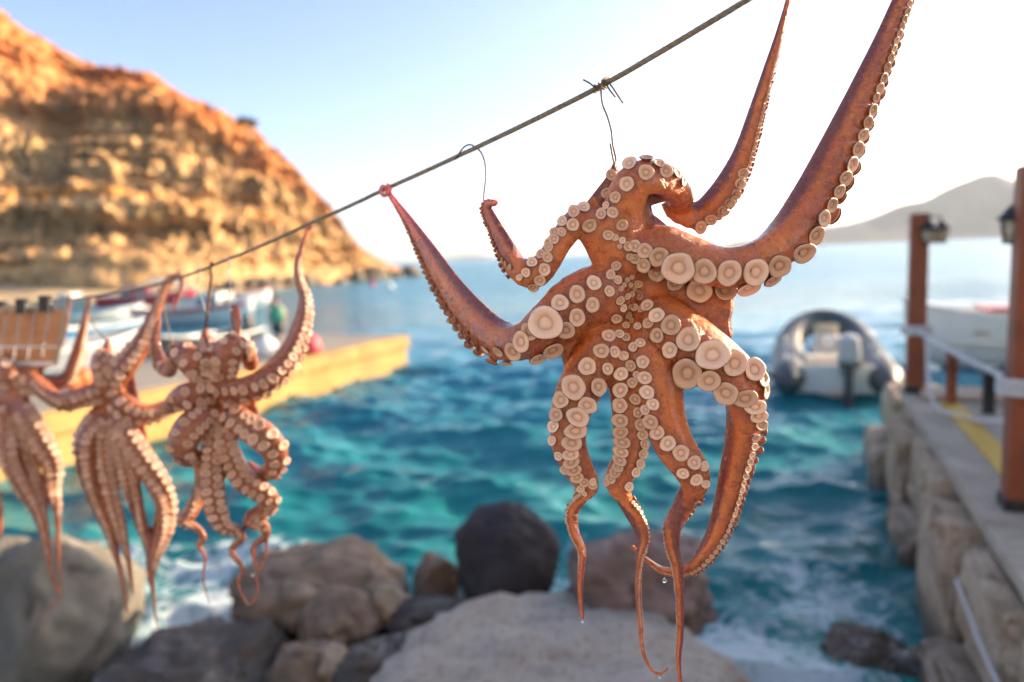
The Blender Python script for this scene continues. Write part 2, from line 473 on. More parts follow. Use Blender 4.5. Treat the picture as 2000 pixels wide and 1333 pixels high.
RM = {
 'olive': rock_mat('grey_stone', [(0.3, (0.104, 0.095, 0.081)), (0.55, (0.183, 0.168, 0.140)), (0.75, (0.256, 0.232, 0.189))], 2.2, blotch=(0.073, 0.068, 0.061)),
 'dark': rock_mat('dark_basalt', [(0.3, (0.020, 0.017, 0.022)), (0.6, (0.040, 0.034, 0.039)), (0.8, (0.076, 0.065, 0.065))], 3.0),
 'pink': rock_mat('pinkish_brown_stone', [(0.3, (0.093, 0.060, 0.049)), (0.5, (0.249, 0.172, 0.145)), (0.75, (0.366, 0.273, 0.234))], 3.2, blotch=(0.070, 0.048, 0.041)),
 'granite': rock_mat('pale_granite', [(0.3, (0.325, 0.281, 0.237)), (0.6, (0.432, 0.383, 0.328)), (0.8, (0.504, 0.449, 0.383))], 2.0, speck=(0.220, 0.176, 0.137)),
 'brown': rock_mat('brown_stone', [(0.3, (0.121, 0.083, 0.057)), (0.55, (0.240, 0.174, 0.126)), (0.8, (0.365, 0.294, 0.233))], 2.8, blotch=(0.084, 0.056, 0.040)),
 'wet': rock_mat('wet_dark_stone', [(0.3, (0.045, 0.037, 0.032)), (0.6, (0.100, 0.081, 0.067)), (0.8, (0.155, 0.127, 0.105))], 3.0, wet=0.9, rough=0.7),
 'white': rock_mat('chalky_stone', [(0.3, (0.314, 0.237, 0.160)), (0.7, (0.501, 0.414, 0.315))], 4.0, speck=(0.277, 0.211, 0.145)),
}
def rock(px, py, Z, dims, seed, mat, label, rz=0.0, dz=0.0, rx=0.0, **kw):
    p = ony(px, py, Z); p.z += dz
    o = put('boulder', rock_mesh('boulder', dims, seed, **kw), RM[mat], loc=p, label=label, cat='rock', group='rocks along the shore')
    o.rotation_euler = (rx, 0, rz)
    return o
rock(92, 1255, 4.1, (1.25, 1.1, 1.42), 11, 'olive', 'big rounded grey boulder under the leftmost octopuses', rz=0.3, rough=0.12)
rock(984, 1094, 4.35, (0.74, 0.66, 0.74), 5, 'dark', 'smooth upright black boulder standing behind the pale granite slab', rz=0.4, rough=0.10, cuts=2, fine=0.012)
rock(1250, 1160, 3.95, (1.02, 0.8, 0.72), 23, 'pink', 'pinkish brown pitted boulder behind the long hanging arm tips', rz=0.15, rough=0.2)
rock(1090, 1392, 3.35, (2.05, 1.5, 1.20), 31, 'granite', 'broad pale speckled granite slab in the foreground below the big octopus', rz=0.06, cuts=5, rough=0.12, flat_top=0.72, fine=0.02)
rock(628, 1168, 4.45, (1.42, 0.9, 0.72), 43, 'brown', 'wide flat-topped brown slab left of the black boulder', rz=-0.1, flat_top=0.7)
rock(400, 1345, 3.75, (1.15, 0.9, 0.85), 57, 'wet', 'low dark wet rock in front beside the foaming gap', rz=0.5, flat_top=0.6)
rock(655, 1225, 3.95, (0.52, 0.5, 0.5), 61, 'brown', 'small brown rock wedged below the flat brown slab', rz=1.0)
rock(770, 1345, 3.45, (0.62, 0.55, 0.62), 73, 'wet', 'dark wet rock tucked against the left side of the granite slab', rz=0.2, flat_top=0.7)
rock(768, 1180, 4.1, (0.28, 0.26, 0.28), 79, 'white', 'small chalky white rock between the brown slab and the black boulder', rz=0.2)
rock(850, 1140, 4.55, (0.40, 0.36, 0.42), 83, 'brown', 'small grey brown rock touching the left foot of the black boulder', rz=2.0)
rock(862, 1212, 3.95, (0.62, 0.45, 0.3), 89, 'wet', 'low black wet rock lying in front of the black boulder', rz=-0.2)
rock(610, 1325, 3.55, (0.46, 0.4, 0.5), 97, 'brown', 'rusty brown rock at the bottom edge left of the wet rocks', rz=0.8)
rock(655, 1300, 3.45, (0.20, 0.2, 0.24), 101, 'white', 'little pale stone sitting among the wet foreground rocks', rz=0.8)
rock(1690, 1318, 4.0, (0.78, 0.6, 0.72), 107, 'brown', 'half submerged reddish brown rock near the foot of the quay', rz=-0.3, flat_top=0.65)
rock(1472, 1222, 4.6, (0.62, 0.4, 0.26), 113, 'dark', 'low black rock awash between the pinkish boulder and the quay rock', rz=0.1)
rock(1800, 1345, 3.75, (0.4, 0.4, 0.45), 127, 'wet', 'small wet rock in the corner against the quay wall', rz=0.1)
rock(520, 1262, 4.15, (0.5, 0.45, 0.34), 131, 'wet', 'low wet rock under the left end of the flat brown slab', rz=0.6)
# rubble at the foot of the headland
bl = [rock_mesh('boulder', (1, 0.9, 0.8), 200 + i, sub=3) for i in range(5)]
for me in bl: me.materials.append(rock_mat('headland_boulder', [(0.3, (0.055, 0.048, 0.04)), (0.6, (0.19, 0.15, 0.095)), (0.8, (0.34, 0.25, 0.14))], 1.4))
Ff = interp_poly([(*p, 0) for p in foot], 300)
rr = random.Random(4)
for i in range(64):
    q = Ff[int(rr.uniform(2, 120))]
    s_ = rr.uniform(1.2, 3.4)
    o = put('boulder', bl[i % 5], loc=(q[0] + rr.uniform(-4.0, 1.4), q[1] + rr.uniform(-1, 2.0), rr.uniform(-0.2, 0.9)),
            label='dark boulder in the rubble at the foot of the headland', cat='rock', group='boulders at the foot of the headland')
    o.scale = (s_, s_ * rr.uniform(.7, 1.1), s_ * rr.uniform(.7, 1.2)); o.rotation_euler = (rr.uniform(-.3, .3), rr.uniform(-.3, .3), rr.uniform(0, 6))

# ================================================================== THE QUAY ON THE RIGHT
E0 = Vector((2.46, 3.28, 0)); E1 = Vector((4.13, 7.15, 0))
ed = (E1 - E0).normalized(); en = Vector((ed.y, -ed.x, 0))        # en points inland (right)
DECK = 0.90
def q_(s, o, z): return E0 + ed * s + en * o + Vector((0, 0, z))
qrot = math.atan2(ed.y, ed.x)
QL = (E1 - E0).length
M_CONC = noisy('quay_concrete', [(0.3, (0.30, 0.25, 0.195)), (0.55, (0.42, 0.36, 0.29)), (0.8, (0.52, 0.46, 0.385))], 2.0, 8, 0.9, 0.35, 0.02)
M_YEL = noisy('worn_yellow_paint', [(0.28, (0.34, 0.28, 0.17)), (0.42, (0.62, 0.38, 0.06)), (0.8, (0.72, 0.46, 0.08))], 5.0, 8, 0.75, 0.2, 0.01)
RM['quay'] = rock_mat('quay_masonry', [(0.28, (0.25, 0.175, 0.115)), (0.5, (0.46, 0.345, 0.24)), (0.75, (0.60, 0.48, 0.36))], 2.6, speck=(0.25, 0.19, 0.14), blotch=(0.24, 0.15, 0.085))
quay = empty('quay', q_(2, 1, 0), 'rough stone quay with concrete deck and yellow edge line', 'quay')
def qpart(mb, name, mat, **kw):
    o = mb.build(name, mat, **kw); o.parent = quay; o.matrix_parent_inverse = Matrix.Translation(-quay.location); return o
mb = MB()
mb.prism([(q_(-4.2, 0.16, 0).x, q_(-4.2, 0.16, 0).y), (q_(QL, 0.16, 0).x, q_(QL, 0.16, 0).y), (q_(QL, 1.95, 0).x, q_(QL, 1.95, 0).y), (q_(2.4, 1.95, 0).x, q_(2.4, 1.95, 0).y), (q_(2.4, 9, 0).x, q_(2.4, 9, 0).y), (q_(-4.2, 9, 0).x, q_(-4.2, 9, 0).y)], -0.8, DECK - 0.03)
qpart(mb, 'core', M_CONC)
# top slabs, each with its own joint
s = -4.2; k = 0
rr = random.Random(9)
while s < QL - 0.1:
    L_ = min(rr.uniform(1.0, 1.4), QL - s)
    mb = MB(); w_ = 9.0 if s + L_ < 2.4 else 1.95
    c0 = q_(s + L_ / 2, -0.02 + w_ / 2, DECK - 0.03)
    mb.box(c0, (L_ - 0.012, w_, 0.09 + rr.uniform(-.004, .004)), rz=qrot, bev=0.008)
    qpart(mb, 'slab', M_CONC); s += L_
mb = MB(); mb.box(q_(QL / 2 - 2.2, 0.335, DECK + 0.022), (QL + 4.0, 0.17, 0.006), rz=qrot)
qpart(mb, 'yellow_line', M_YEL, label='worn yellow painted line along the quay edge')
# masonry face: big rough blocks with open joints
rr = random.Random(21)
s = -3.6
while s < QL:
    L_ = rr.uniform(0.55, 1.15)
    rows = [(-0.5, DECK)] if rr.random() < 0.5 else [(-0.5, rr.uniform(0.25, 0.45)), (None, DECK)]
    z_prev = None
    for (za, zb) in rows:
        if za is None: za = z_prev
        z_prev = zb
        me = rock_mesh('stone', (L_ * 1.06, 0.62, (zb - za) * 1.04), rr.randint(0, 9999), sub=5, cuts=14, rough=0.10, fine=0.03)
        # squarer than a boulder
        for v in me.vertices:
            for ax, h_ in ((0, L_ * .5), (1, .3), (2, (zb - za) * .5)):
                c_ = v.co[ax]; e_ = abs(c_) / h_
                v.co[ax] = math.copysign(h_ * min(e_ ** 0.30, 1.04), c_) + noise.fractal(v.co * 4.0 + Vector((s * 3, 7, 1)), 0.7, 2.1, 5, noise_basis='PERLIN_ORIGINAL') * 0.036
        zc = (za + zb) / 2
        o = put('stone', me, RM['quay'], quay); o.matrix_parent_inverse = Matrix.Translation(-quay.location)
        o.location = q_(s + L_ / 2, 0.30 - (DECK - zc) * 0.30 + rr.uniform(-.05, .02), zc - 0.06); o.rotation_euler.z = qrot + rr.uniform(-.05, .05)
    s += L_
# pale weathered timber at the quay head, with its end post
M_PALE = noisy('weathered_timber', [(0.3, (0.34, 0.26, 0.19)), (0.7, (0.52, 0.42, 0.32))], 5, 6, 0.85, 0.3, 0.01)
for k in range(4):
    mb = MB(); mb.box(q_(QL - 0.07 - k * 0.135, 1.02, DECK + 0.045), (0.125, 1.75, 0.05), rz=qrot, bev=0.006)
    qpart(mb, 'plank', M_PALE)

# timber lamp posts
M_POST = noisy('red_brown_timber', [(0.25, (0.18, 0.042, 0.018)), (0.55, (0.30, 0.075, 0.028)), (0.8, (0.38, 0.11, 0.045))], 4, 8, 0.55, 0.25, 0.006)
M_BLK = noisy('black_iron', [(0.3, (0.012, 0.012, 0.013)), (0.7, (0.035, 0.033, 0.032))], 20, 4, 0.5, 0.1, 0.002)
def glass_mat(name, colr, rough=0.05, tint=0.5):
    m, nt, b = new_mat(name)
    b.inputs['Base Color'].default_value = (*colr, 1); b.inputs['Roughness'].default_value = rough
    b.inputs['Transmission Weight'].default_value = tint; b.inputs['IOR'].default_value = 1.45
    n = noise_n(nt, 30, 3); bump(nt, b, n.outputs[0], 0.05, 0.002)
    return m
M_LGL = glass_mat('frosted_lamp_glass', (0.85, 0.72, 0.50), 0.35, 0.35)
def lamp_post(px, py, h, label, sides, w=0.165):
    base = onz(px, py, DECK + 0.02)
    t = empty('lamp_post', base, label, 'lamp post', 'timber lamp posts on the quay')
    MB().box((0, 0, h / 2), (w, w, h), rz=qrot, bev=0.010).build('post', M_POST, t)
    MB().box((0, 0, 0.03), (w + 0.03, w + 0.03, 0.07), rz=qrot, bev=0.008).build('shoe', M_BLK, t)
    for a, zz, out in sides:
        d = Vector((math.cos(a), math.sin(a), 0))
        e = d * out + Vector((0, 0, zz))
        MB().tube([d * 0.06 + Vector((0, 0, zz + 0.10)), d * out * 0.6 + Vector((0, 0, zz + 0.15)), e + Vector((0, 0, 0.13)), e + Vector((0, 0, 0.09))], 0.008, 8).build('bracket', M_BLK, t)
        ln = MB().lathe([(0.012, 0.10), (0.03, 0.085), (0.075, 0.03), (0.088, 0.02), (0.088, 0.008), (0.0, 0.008)], 12, Matrix.Translation(e)).build('lantern', M_BLK, t)
        MB().lathe([(0.0, 0.007), (0.066, 0.006), (0.05, -0.115), (0.0, -0.116)], 6, Matrix.Translation(e)).build('glass', M_LGL, ln)
        fb = MB()
        for k in range(6):
            an = k * math.pi / 3
            fb.tube([e + Vector((0.070 * math.cos(an), 0.070 * math.sin(an), 0.008)), e + Vector((0.053 * math.cos(an), 0.053 * math.sin(an), -0.118))], 0.005, 5)
        fb.lathe([(0.0, -0.117), (0.06, -0.117), (0.06, -0.128), (0.0, -0.135)], 12, Matrix.Translation(e))
        fb.build('cage', M_BLK, ln)
    return t, base
post1, P1 = lamp_post(1992, 990, 1.96, 'thick red brown timber lamp post at the right edge of the picture', [(R(100), 1.66, 0.12), (R(-20), 1.66, 0.16)])
post2, P2 = lamp_post(1786, 765, 1.84, 'thin looking red brown timber lamp post at the far end of the quay', [(R(-80), 1.66, 0.13), (R(5), 1.66, 0.24)])
M_ROPE = noisy('white_rope', [(0.3, (0.55, 0.53, 0.52)), (0.7, (0.74, 0.72, 0.70))], 40, 4, 0.85, 0.4, 0.004)
def sag(a, b_, s_, n=24): return [a.lerp(b_, t / n) - Vector((0, 0, s_ * 4 * (t / n) * (1 - t / n))) for t in range(n + 1)]
def twist_rope(pts, r, n=3, pitch=0.09, sides=6):
    mb = MB(); P = [Vector(p) for p in pts]; L = 0; acc = [0]
    S, _ = catmull([tuple(p) for p in P], per=6); P = [Vector(p) for p in S]
    for a, b_ in zip(P, P[1:]): acc.append(acc[-1] + (b_ - a).length)
    step = pitch / 7; N = max(8, int(acc[-1] / step)); X = np.array([tuple(p) for p in P])
    tt_ = np.linspace(0, acc[-1], N); Q = np.stack([np.interp(tt_, acc, X[:, k]) for k in range(3)], -1)
    for st in range(n):
        out = []
        for i in range(N):
            t = Vector(Q[min(i + 1, N - 1)] - Q[max(i - 1, 0)]).normalized(); u = t.cross(Vector((0.13, 0.21, 1))).normalized(); w = t.cross(u)
            a = 2 * math.pi * (tt_[i] / pitch + st / n)
            out.append(Vector(Q[i]) + (u * math.cos(a) + w * math.sin(a)) * r * 0.5)
        mb.tube(out, r * (0.56 if n == 3 else 0.5), sides)
    return mb
k2 = P2 + Vector((-0.03, -0.10, 0.64)); k1 = P1 + Vector((-0.02, -0.09, 0.72))
twist_rope(sag(k2, k1, 0.03), 0.019).build('barrier_rope', M_ROPE, label='thick white rope strung between the two lamp posts', cat='rope')
ra = onz(1822, 760, DECK + 0.25); rb = P1 + Vector((-0.05, -0.02, 0.52))
twist_rope([k2 + Vector((0.06, -.02, -.02)), ra + Vector((0, 0, -0.1)), onz(1875, 812, DECK + .06), onz(1915, 822, DECK + 0.08), rb], 0.017).build('slack_rope', M_ROPE, label='slack white rope looping down to the deck behind the thick post', cat='rope')
for kk, pp, hh in ((k2, P2, 0.62), (k1, P1, 0.69)):
    mb = MB()
    for i in range(3):
        mb.tube([Vector((pp.x + 0.105 * math.cos(a) * 1.25, pp.y + 0.105 * math.sin(a) * 1.25, pp.z + hh + i * 0.034)) for a in np.linspace(0, 2 * math.pi, 20)[:-1]], 0.017, 7, closed=True)
    mb.build('rope_lashing', M_ROPE, label='white rope lashing wound round the ' + ('far thin lamp post' if pp is P2 else 'near thick lamp post'), cat='rope')
# short mooring stakes
def stake(px, py, h, r, mat, label):
    p = onz(px, py, DECK + 0.02)
    MB().lathe([(0, 0), (r * 1.1, 0), (r, 0.02), (r, h - 0.05), (r * 1.35, h - 0.04), (r * 1.35, h - 0.005), (r * 0.9, h), (0, h)], 14).build('mooring_stake', mat, loc=p, label=label, cat='bollard', group='stakes on the quay')
stake(1857, 788, 0.50, 0.045, M_POST, 'short reddish stake between the two lamp posts')
stake(1930, 806, 0.42, 0.05, M_BLK, 'short black stake beside the thick lamp post')
# pale rope hanging down the quay face
hp = [q_(0.52, 0.0, 0.46), q_(0.30, -0.06, 0.34), q_(0.08, -0.08, 0.22), q_(-0.15, -0.10, 0.12), q_(-0.45, -0.1, 0.02)]
hp = [onz(1868, 1132, 0.60), onz(1893, 1195, 0.55), onz(1910, 1245, 0.52), onz(1930, 1290, 0.5), onz(1955, 1345, 0.48)]
twist_rope(hp, 0.013).build('mooring_rope', M_ROPE, label='pale frayed mooring rope trailing down the quay wall', cat='rope')

# added building out of view on the right, shading the foreground rocks
M_WASH = noisy('whitewash', [(0.3, (0.66, 0.63, 0.58)), (0.7, (0.78, 0.76, 0.72))], 1.5, 6, 0.9, 0.2, 0.02)
M_BLUE = noisy('blue_paint', [(0.3, (0.03, 0.10, 0.22)), (0.7, (0.05, 0.15, 0.30))], 6, 5, 0.5, 0.1, 0.005)
MB().box((8.4, 5.9, 0.30), (3.9, 4.6, 1.16), bev=0.02).build('forecourt', M_CONC, kind='structure')
tv = empty('shade_building', (8.05, 3.0, DECK), 'whitewashed building with blue door, added out of view to shade the rocks', 'building')
MB().box((0, 0, 1.6), (3.2, 10.0, 3.2), bev=0.03).build('wall', M_WASH, tv)
MB().box((0, 0, 3.26), (3.3, 10.2, 0.12), bev=0.02).build('roof', M_WASH, tv)
dr = MB().box((-1.62, 0.6, 0.9), (0.07, 0.85, 1.8), bev=0.01).build('door', M_BLUE, tv)
MB().lathe([(0, 0), (0.02, 0), (0.02, 0.05), (0, 0.05)], 10, Matrix.Translation((-1.655, 0.3, 0.95)) @ Matrix.Rotation(R(-90), 4, 'Y')).build('handle', M_BLK, dr)
for yy in (-1.6, 2.3):
    wf = MB().box((-1.615, yy, 1.15), (0.06, 0.9, 0.9), bev=0.01).build('window', M_BLUE, tv)
    for a in (-0.2, 0.2): MB().box((-1.65, yy + a, 1.15), (0.012, 0.34, 0.74)).build('pane', M_LGL, wf)

# unseen floor under the viewer and building behind, added for warm fill light
MB().box((-0.9, -1.15, 0.40), (12.0, 6.0, 1.0), bev=0.02).build('fill_terrace', noisy('terrace_paving', [(0.3, (0.40, 0.36, 0.30)), (0.7, (0.54, 0.49, 0.42))], 1.5, 7, 0.85, 0.2, 0.01), kind='structure')
M_OCW = noisy('ochre_wash', [(0.3, (0.60, 0.48, 0.32)), (0.7, (0.72, 0.60, 0.42))], 0.9, 6, 0.9, 0.2, 0.02)
hs = empty('fill_house', (-1.5, -5.6, DECK), 'ochre washed building with blue shutters, added unseen behind the viewer for warm fill', 'building')
MB().box((0, 0, 2.4), (13, 3.0, 4.8), bev=0.03).build('wall', M_OCW, hs)
MB().box((0, 0, 4.86), (13.3, 3.3, 0.12), bev=0.02).build('roof', M_WASH, hs)
dr = MB().box((0.5, 1.52, 1.05), (1.0, 0.08, 2.1), bev=0.01).build('door', M_BLUE, hs)
MB().box((0.85, 1.575, 1.0), (0.03, 0.04, 0.14), bev=0.005).build('handle', M_BLK, dr)
for xx in (-4.6, -2.4, 2.9, 5.0):
    wf = MB().box((xx, 1.515, 1.5), (0.95, 0.07, 1.15), bev=0.01).build('window', M_BLUE, hs)
    for a in (-0.21, 0.21): MB().box((xx + a, 1.556, 1.5), (0.36, 0.012, 0.96)).build('pane', M_LGL, wf)

# ================================================================== OCTOPUSES
def smin(a, b_, k):
    h = np.maximum(k - np.abs(a - b_), 0) / k
    return np.minimum(a, b_) - h * h * k * 0.25

def surface_nets(f, org, h):
    """quads of the zero level of f (naive surface nets)"""
    s = f < 0
    cnt = np.zeros(tuple(n - 1 for n in f.shape), np.uint8)
    corners = [(i, j, k) for i in (0, 1) for j in (0, 1) for k in (0, 1)]
    sh_ = cnt.shape
    for i, j, k in corners: cnt += s[i:i + sh_[0], j:j + sh_[1], k:k + sh_[2]]
    act = np.flatnonzero((cnt > 0) & (cnt < 8)); del cnt
    ci, cj, ck = np.unravel_index(act, sh_)
    vals = {c: f[ci + c[0], cj + c[1], ck + c[2]] for c in corners}
    acc = np.zeros((len(act), 3), np.float32); num = np.zeros(len(act), np.float32)
    for a in corners:
        for ax in range(3):
            if a[ax] == 0:
                b_ = list(a); b_[ax] = 1; b_ = tuple(b_)
                va, vb = vals[a], vals[b_]
                cr = (va < 0) != (vb < 0)
                t = np.where(cr, va / np.where(cr, va - vb, 1), 0)
                for d in range(3):
                    acc[:, d] += np.where(cr, a[d] + (t if d == ax else 0), 0)
                num += cr
    V = acc / num[:, None] + np.stack([ci, cj, ck], -1)
    V = V * h + org
    quads = []
    for ax in range(3):
        o1, o2 = [(1, 2), (2, 0), (0, 1)][ax]
        sl0 = [slice(None)] * 3; sl1 = [slice(None)] * 3
        sl0[ax] = slice(0, -1); sl1[ax] = slice(1, None)
        for o in (o1, o2): sl0[o] = slice(1, -1); sl1[o] = slice(1, -1)
        A, B = s[tuple(sl0)], s[tuple(sl1)]
        e = np.array(np.nonzero(A != B)).T
        inside = A[tuple(e.T)]
        e = e + np.array([0 if d == ax else 1 for d in range(3)])
        cells = []
        for (p, q) in ((-1, -1), (0, -1), (0, 0), (-1, 0)):
            c_ = e.copy(); c_[:, o1] += p; c_[:, o2] += q
            cells.append(np.searchsorted(act, np.ravel_multi_index(c_.T, sh_)))
        Qd = np.stack(cells, -1)
        Qd[~inside] = Qd[~inside][:, ::-1]
        quads.append(Qd)
    return V.astype(np.float64), np.concatenate(quads)

def relax(V, Q, it=2, lam=0.5):
    E = np.concatenate([Q[:, [0, 1]], Q[:, [1, 2]], Q[:, [2, 3]], Q[:, [3, 0]]])
    for _ in range(it):
        S = np.zeros_like(V); n = np.zeros(len(V))
        for d in range(3): S[:, d] = np.bincount(E[:, 0], V[E[:, 1], d], len(V)) + np.bincount(E[:, 1], V[E[:, 0], d], len(V))
        n = np.bincount(E[:, 0], minlength=len(V)) + np.bincount(E[:, 1], minlength=len(V))
        V = V * (1 - lam) + lam * S / np.maximum(n, 1)[:, None]
    return V

def prep_arm(P, u, zs=1.0):
    """control rows (x, y, depth mm, half width px, sucker angle) -> samples in picture-pixel units"""
    P = np.array(P, float); P[:, 2] *= u
    S, par = catmull(P, per=8)
    S[:, 3] = np.maximum(S[:, 3] * 1.05, 1.6)
    T = np.gradient(S[:, :3], axis=0); T /= np.linalg.norm(T, axis=1)[:, None] + 1e-9
    side = np.stack([-T[:, 1], T[:, 0], np.zeros(len(T))], -1)
    side /= np.linalg.norm(side, axis=1)[:, None] + 1e-9
    fr = np.cross(T, side)                               # towards or away from the viewer
    fr *= np.where(fr[:, 2:3] > 0, -1, 1)
    ph = np.radians(S[:, 4])[:, None]
    N = fr * np.cos(ph) + side * np.sin(ph)
    return dict(p=S[:, :3], r=S[:, 3], N=N, T=T, par=par)

class Field:
    def __init__(s, lo, hi, h):
        s.o = np.array(lo, float); s.h = h
        s.n = np.ceil((np.array(hi) - s.o) / h).astype(int) + 1
        s.f = np.full(tuple(s.n), 40.0, np.float32)
    def sub(s, lo, hi):
        a = np.clip(np.floor((np.array(lo) - s.o) / s.h).astype(int), 0, s.n)
        b_ = np.clip(np.ceil((np.array(hi) - s.o) / s.h).astype(int) + 1, 0, s.n)
        return a, b_
    def coords(s, a, b_):
        return [(s.o[d] + np.arange(a[d], b_[d]) * s.h).astype(np.float32).reshape([-1 if k == d else 1 for k in range(3)]) for d in range(3)]
    def arm(s, A, k):
        pad = 16
        lo = (A['p'] - A['r'][:, None]).min(0) - pad; hi = (A['p'] + A['r'][:, None]).max(0) + pad
        a0, b0 = s.sub(lo, hi)
        if (b0 <= a0).any(): return
        tmp = np.full(tuple(b0 - a0), 40.0, np.float32)
        p, r, N = A['p'].astype(np.float32), A['r'].astype(np.float32), A['N'].astype(np.float32)
        i = 0
        while i < len(p) - 1:
            j = i + 1
            while j < len(p) - 1 and np.linalg.norm(p[j] - p[i]) < max(2.5, 0.33 * r[i]): j += 1
            q0, q1 = p[i], p[j]; rm = max(r[i], r[j]) * 1.12 + 12
            a, b_ = s.sub(np.minimum(q0, q1) - rm, np.maximum(q0, q1) + rm)
            a = np.maximum(a, a0); b_ = np.minimum(b_, b0)
            if (b_ > a).all():
                X, Y, Z = s.coords(a, b_)
                ab = q1 - q0; L2 = float(ab @ ab) + 1e-9; Tn = ab / math.sqrt(L2)
                rx, ry, rz = X - q0[0], Y - q0[1], Z - q0[2]
                t = np.clip((rx * ab[0] + ry * ab[1] + rz * ab[2]) / L2, 0, 1)
                rx = rx - t * ab[0]; ry = ry - t * ab[1]; rz = rz - t * ab[2]
                n_ = (N[i] + N[j]) * 0.5; n_ = n_ - Tn * (n_ @ Tn); n_ /= np.linalg.norm(n_) + 1e-9
                B = np.cross(Tn, n_)
                v = rx * n_[0] + ry * n_[1] + rz * n_[2]
                u_ = rx * B[0] + ry * B[1] + rz * B[2]
                w = rx * Tn[0] + ry * Tn[1] + rz * Tn[2]
                rr_ = r[i] + (r[j] - r[i]) * t
                vb = v / rr_
                aw = rr_ * (1.0 - 0.30 * np.clip(-vb, 0, 1)) * (1.0 - 0.40 * B[2] * B[2])
                bw = np.where(v > 0, 0.80 * rr_, 1.02 * rr_)
                d = (np.sqrt((u_ / aw) ** 2 + (v / bw) ** 2 + (w / rr_) ** 2) - 1) * rr_ * (1.0 - 0.35 * B[2] * B[2])
                sl = tuple(slice(a[d_] - a0[d_], b_[d_] - a0[d_]) for d_ in range(3))
                np.minimum(tmp[sl], d, out=tmp[sl])
            i = j
        sl = tuple(slice(a0[d], b0[d]) for d in range(3))
        s.f[sl] = smin(s.f[sl], tmp, k)
    def ell(s, c, rad, k, sign=1):
        c = np.array(c, float); rad = np.array(rad, float)
        a, b_ = s.sub(c - rad - k - 3, c + rad + k + 3)
        if (b_ <= a).any(): return
        X, Y, Z = s.coords(a, b_)
        d = (np.sqrt(((X - c[0]) / rad[0]) ** 2 + ((Y - c[1]) / rad[1]) ** 2 + ((Z - c[2]) / rad[2]) ** 2) - 1) * rad.min()
        sl = tuple(slice(a[d_], b_[d_]) for d_ in range(3))
        s.f[sl] = smin(s.f[sl], d.astype(np.float32), k)
    def sheet(s, poly, z, th, k):
        """web membrane: polygon in the picture plane at depth z, rounded edges"""
        P = np.array(poly, float)
        if P.shape[1] == 2: P = np.c_[P, np.full(len(P), z)]
        zc = P[:, 2]
        # depth plane through the corners
        Am = np.c_[P[:, :2], np.ones(len(P))]; co, *_ = np.linalg.lstsq(Am, zc, rcond=None)
        lo = P.min(0) - th - k - 4; hi = P.max(0) + th + k + 4
        a, b_ = s.sub(lo, hi)
        if (b_ <= a).any(): return
        X, Y, Z = s.coords(a, b_)
        x = X[:, :, 0]; y = Y[:, :, 0]
        x, y = np.broadcast_arrays(x, y)
        d = np.full(x.shape, 1e9); ins = np.zeros(x.shape, bool)
        n = len(P)
        for i in range(n):
            ax_, ay_ = P[i, :2]; bx_, by_ = P[(i + 1) % n, :2]
            ex, ey = bx_ - ax_, by_ - ay_
            t = np.clip(((x - ax_) * ex + (y - ay_) * ey) / (ex * ex + ey * ey + 1e-9), 0, 1)
            d = np.minimum(d, np.hypot(x - ax_ - t * ex, y - ay_ - t * ey))
            ins ^= ((ay_ > y) != (by_ > y)) & (x < ex * (y - ay_) / (ey if abs(ey) > 1e-9 else 1e-9) + ax_)
        d = np.where(ins, -d, d)
        dz = np.abs(Z - (co[0] * X + co[1] * Y + co[2]))
        dd = d[:, :, None]
        D_ = np.hypot(np.maximum(dd + th, 0), np.maximum(dz, 0)) - th
        D_ = np.where(dd + th < 0, np.maximum(dz - th, dd), D_)
        sl = tuple(slice(a[d_], b_[d_]) for d_ in range(3))
        s.f[sl] = smin(s.f[sl], D_.astype(np.float32), k)

# sucker: a flared cup on a short stalk, three slightly different casts
def sucker_mesh(name, seg, seed, fine=True):
    if fine:
        prof = [(0.60, -0.62, 0), (0.64, -0.30, 0), (0.74, -0.08, .05), (0.93, 0.00, .5), (1.0, 0.05, 1.0), (1.015, 0.11, 1.0), (0.99, 0.175, .78), (0.93, 0.235, .47), (0.80, 0.245, .46), (0.60, 0.14, .54), (0.46, 0.05, .62), (0.40, 0.01, .72), (0.32, 0.025, .64), (0.16, 0.085, .50), (0.0, 0.095, .48)]
    else:
        prof = [(0.62, -0.5, 0), (0.78, -0.05, .1), (1.0, 0.12, .9), (0.93, 0.21, .5), (0.6, 0.17, .52), (0.36, 0.08, .68), (0.0, 0.08, .56)]
    rr = random.Random(seed); ph = [rr.uniform(0, 6.28) for _ in range(4)]; am = [rr.uniform(0.0, 0.07), rr.uniform(0, 0.045), rr.uniform(0, 0.03)]
    V = []; W = []
    for r_, z, w in prof[:-1]:
        for k in range(seg):
            a = 2 * math.pi * k / seg
            f = 1 + am[0] * math.sin(2 * a + ph[0]) + am[1] * math.sin(3 * a + ph[1]) + am[2] * math.sin(5 * a + ph[2])
            tilt = 0.06 * math.sin(a + ph[3]) * r_
            V.append((r_ * f * math.cos(a), r_ * f * math.sin(a), z + tilt)); W.append(w)
    V.append((0, 0, prof[-1][1])); W.append(prof[-1][2])
    n = len(prof) - 1; F_ = []
    for i in range(n - 1):
        for k in range(seg):
            F_.append((i * seg + k, i * seg + (k + 1) % seg, (i + 1) * seg + (k + 1) % seg, (i + 1) * seg + k))
    c_ = len(V) - 1
    T_ = [((n - 1) * seg + k, (n - 1) * seg + (k + 1) % seg, c_) for k in range(seg)]
    me = bpy.data.meshes.new(name); me.from_pydata(V, [], F_ + T_)
    for p in me.polygons: p.use_smooth = True
    at_ = me.attributes.new('zone', 'FLOAT', 'POINT'); at_.data.foreach_set('value', np.array(W, np.float32))
    return me

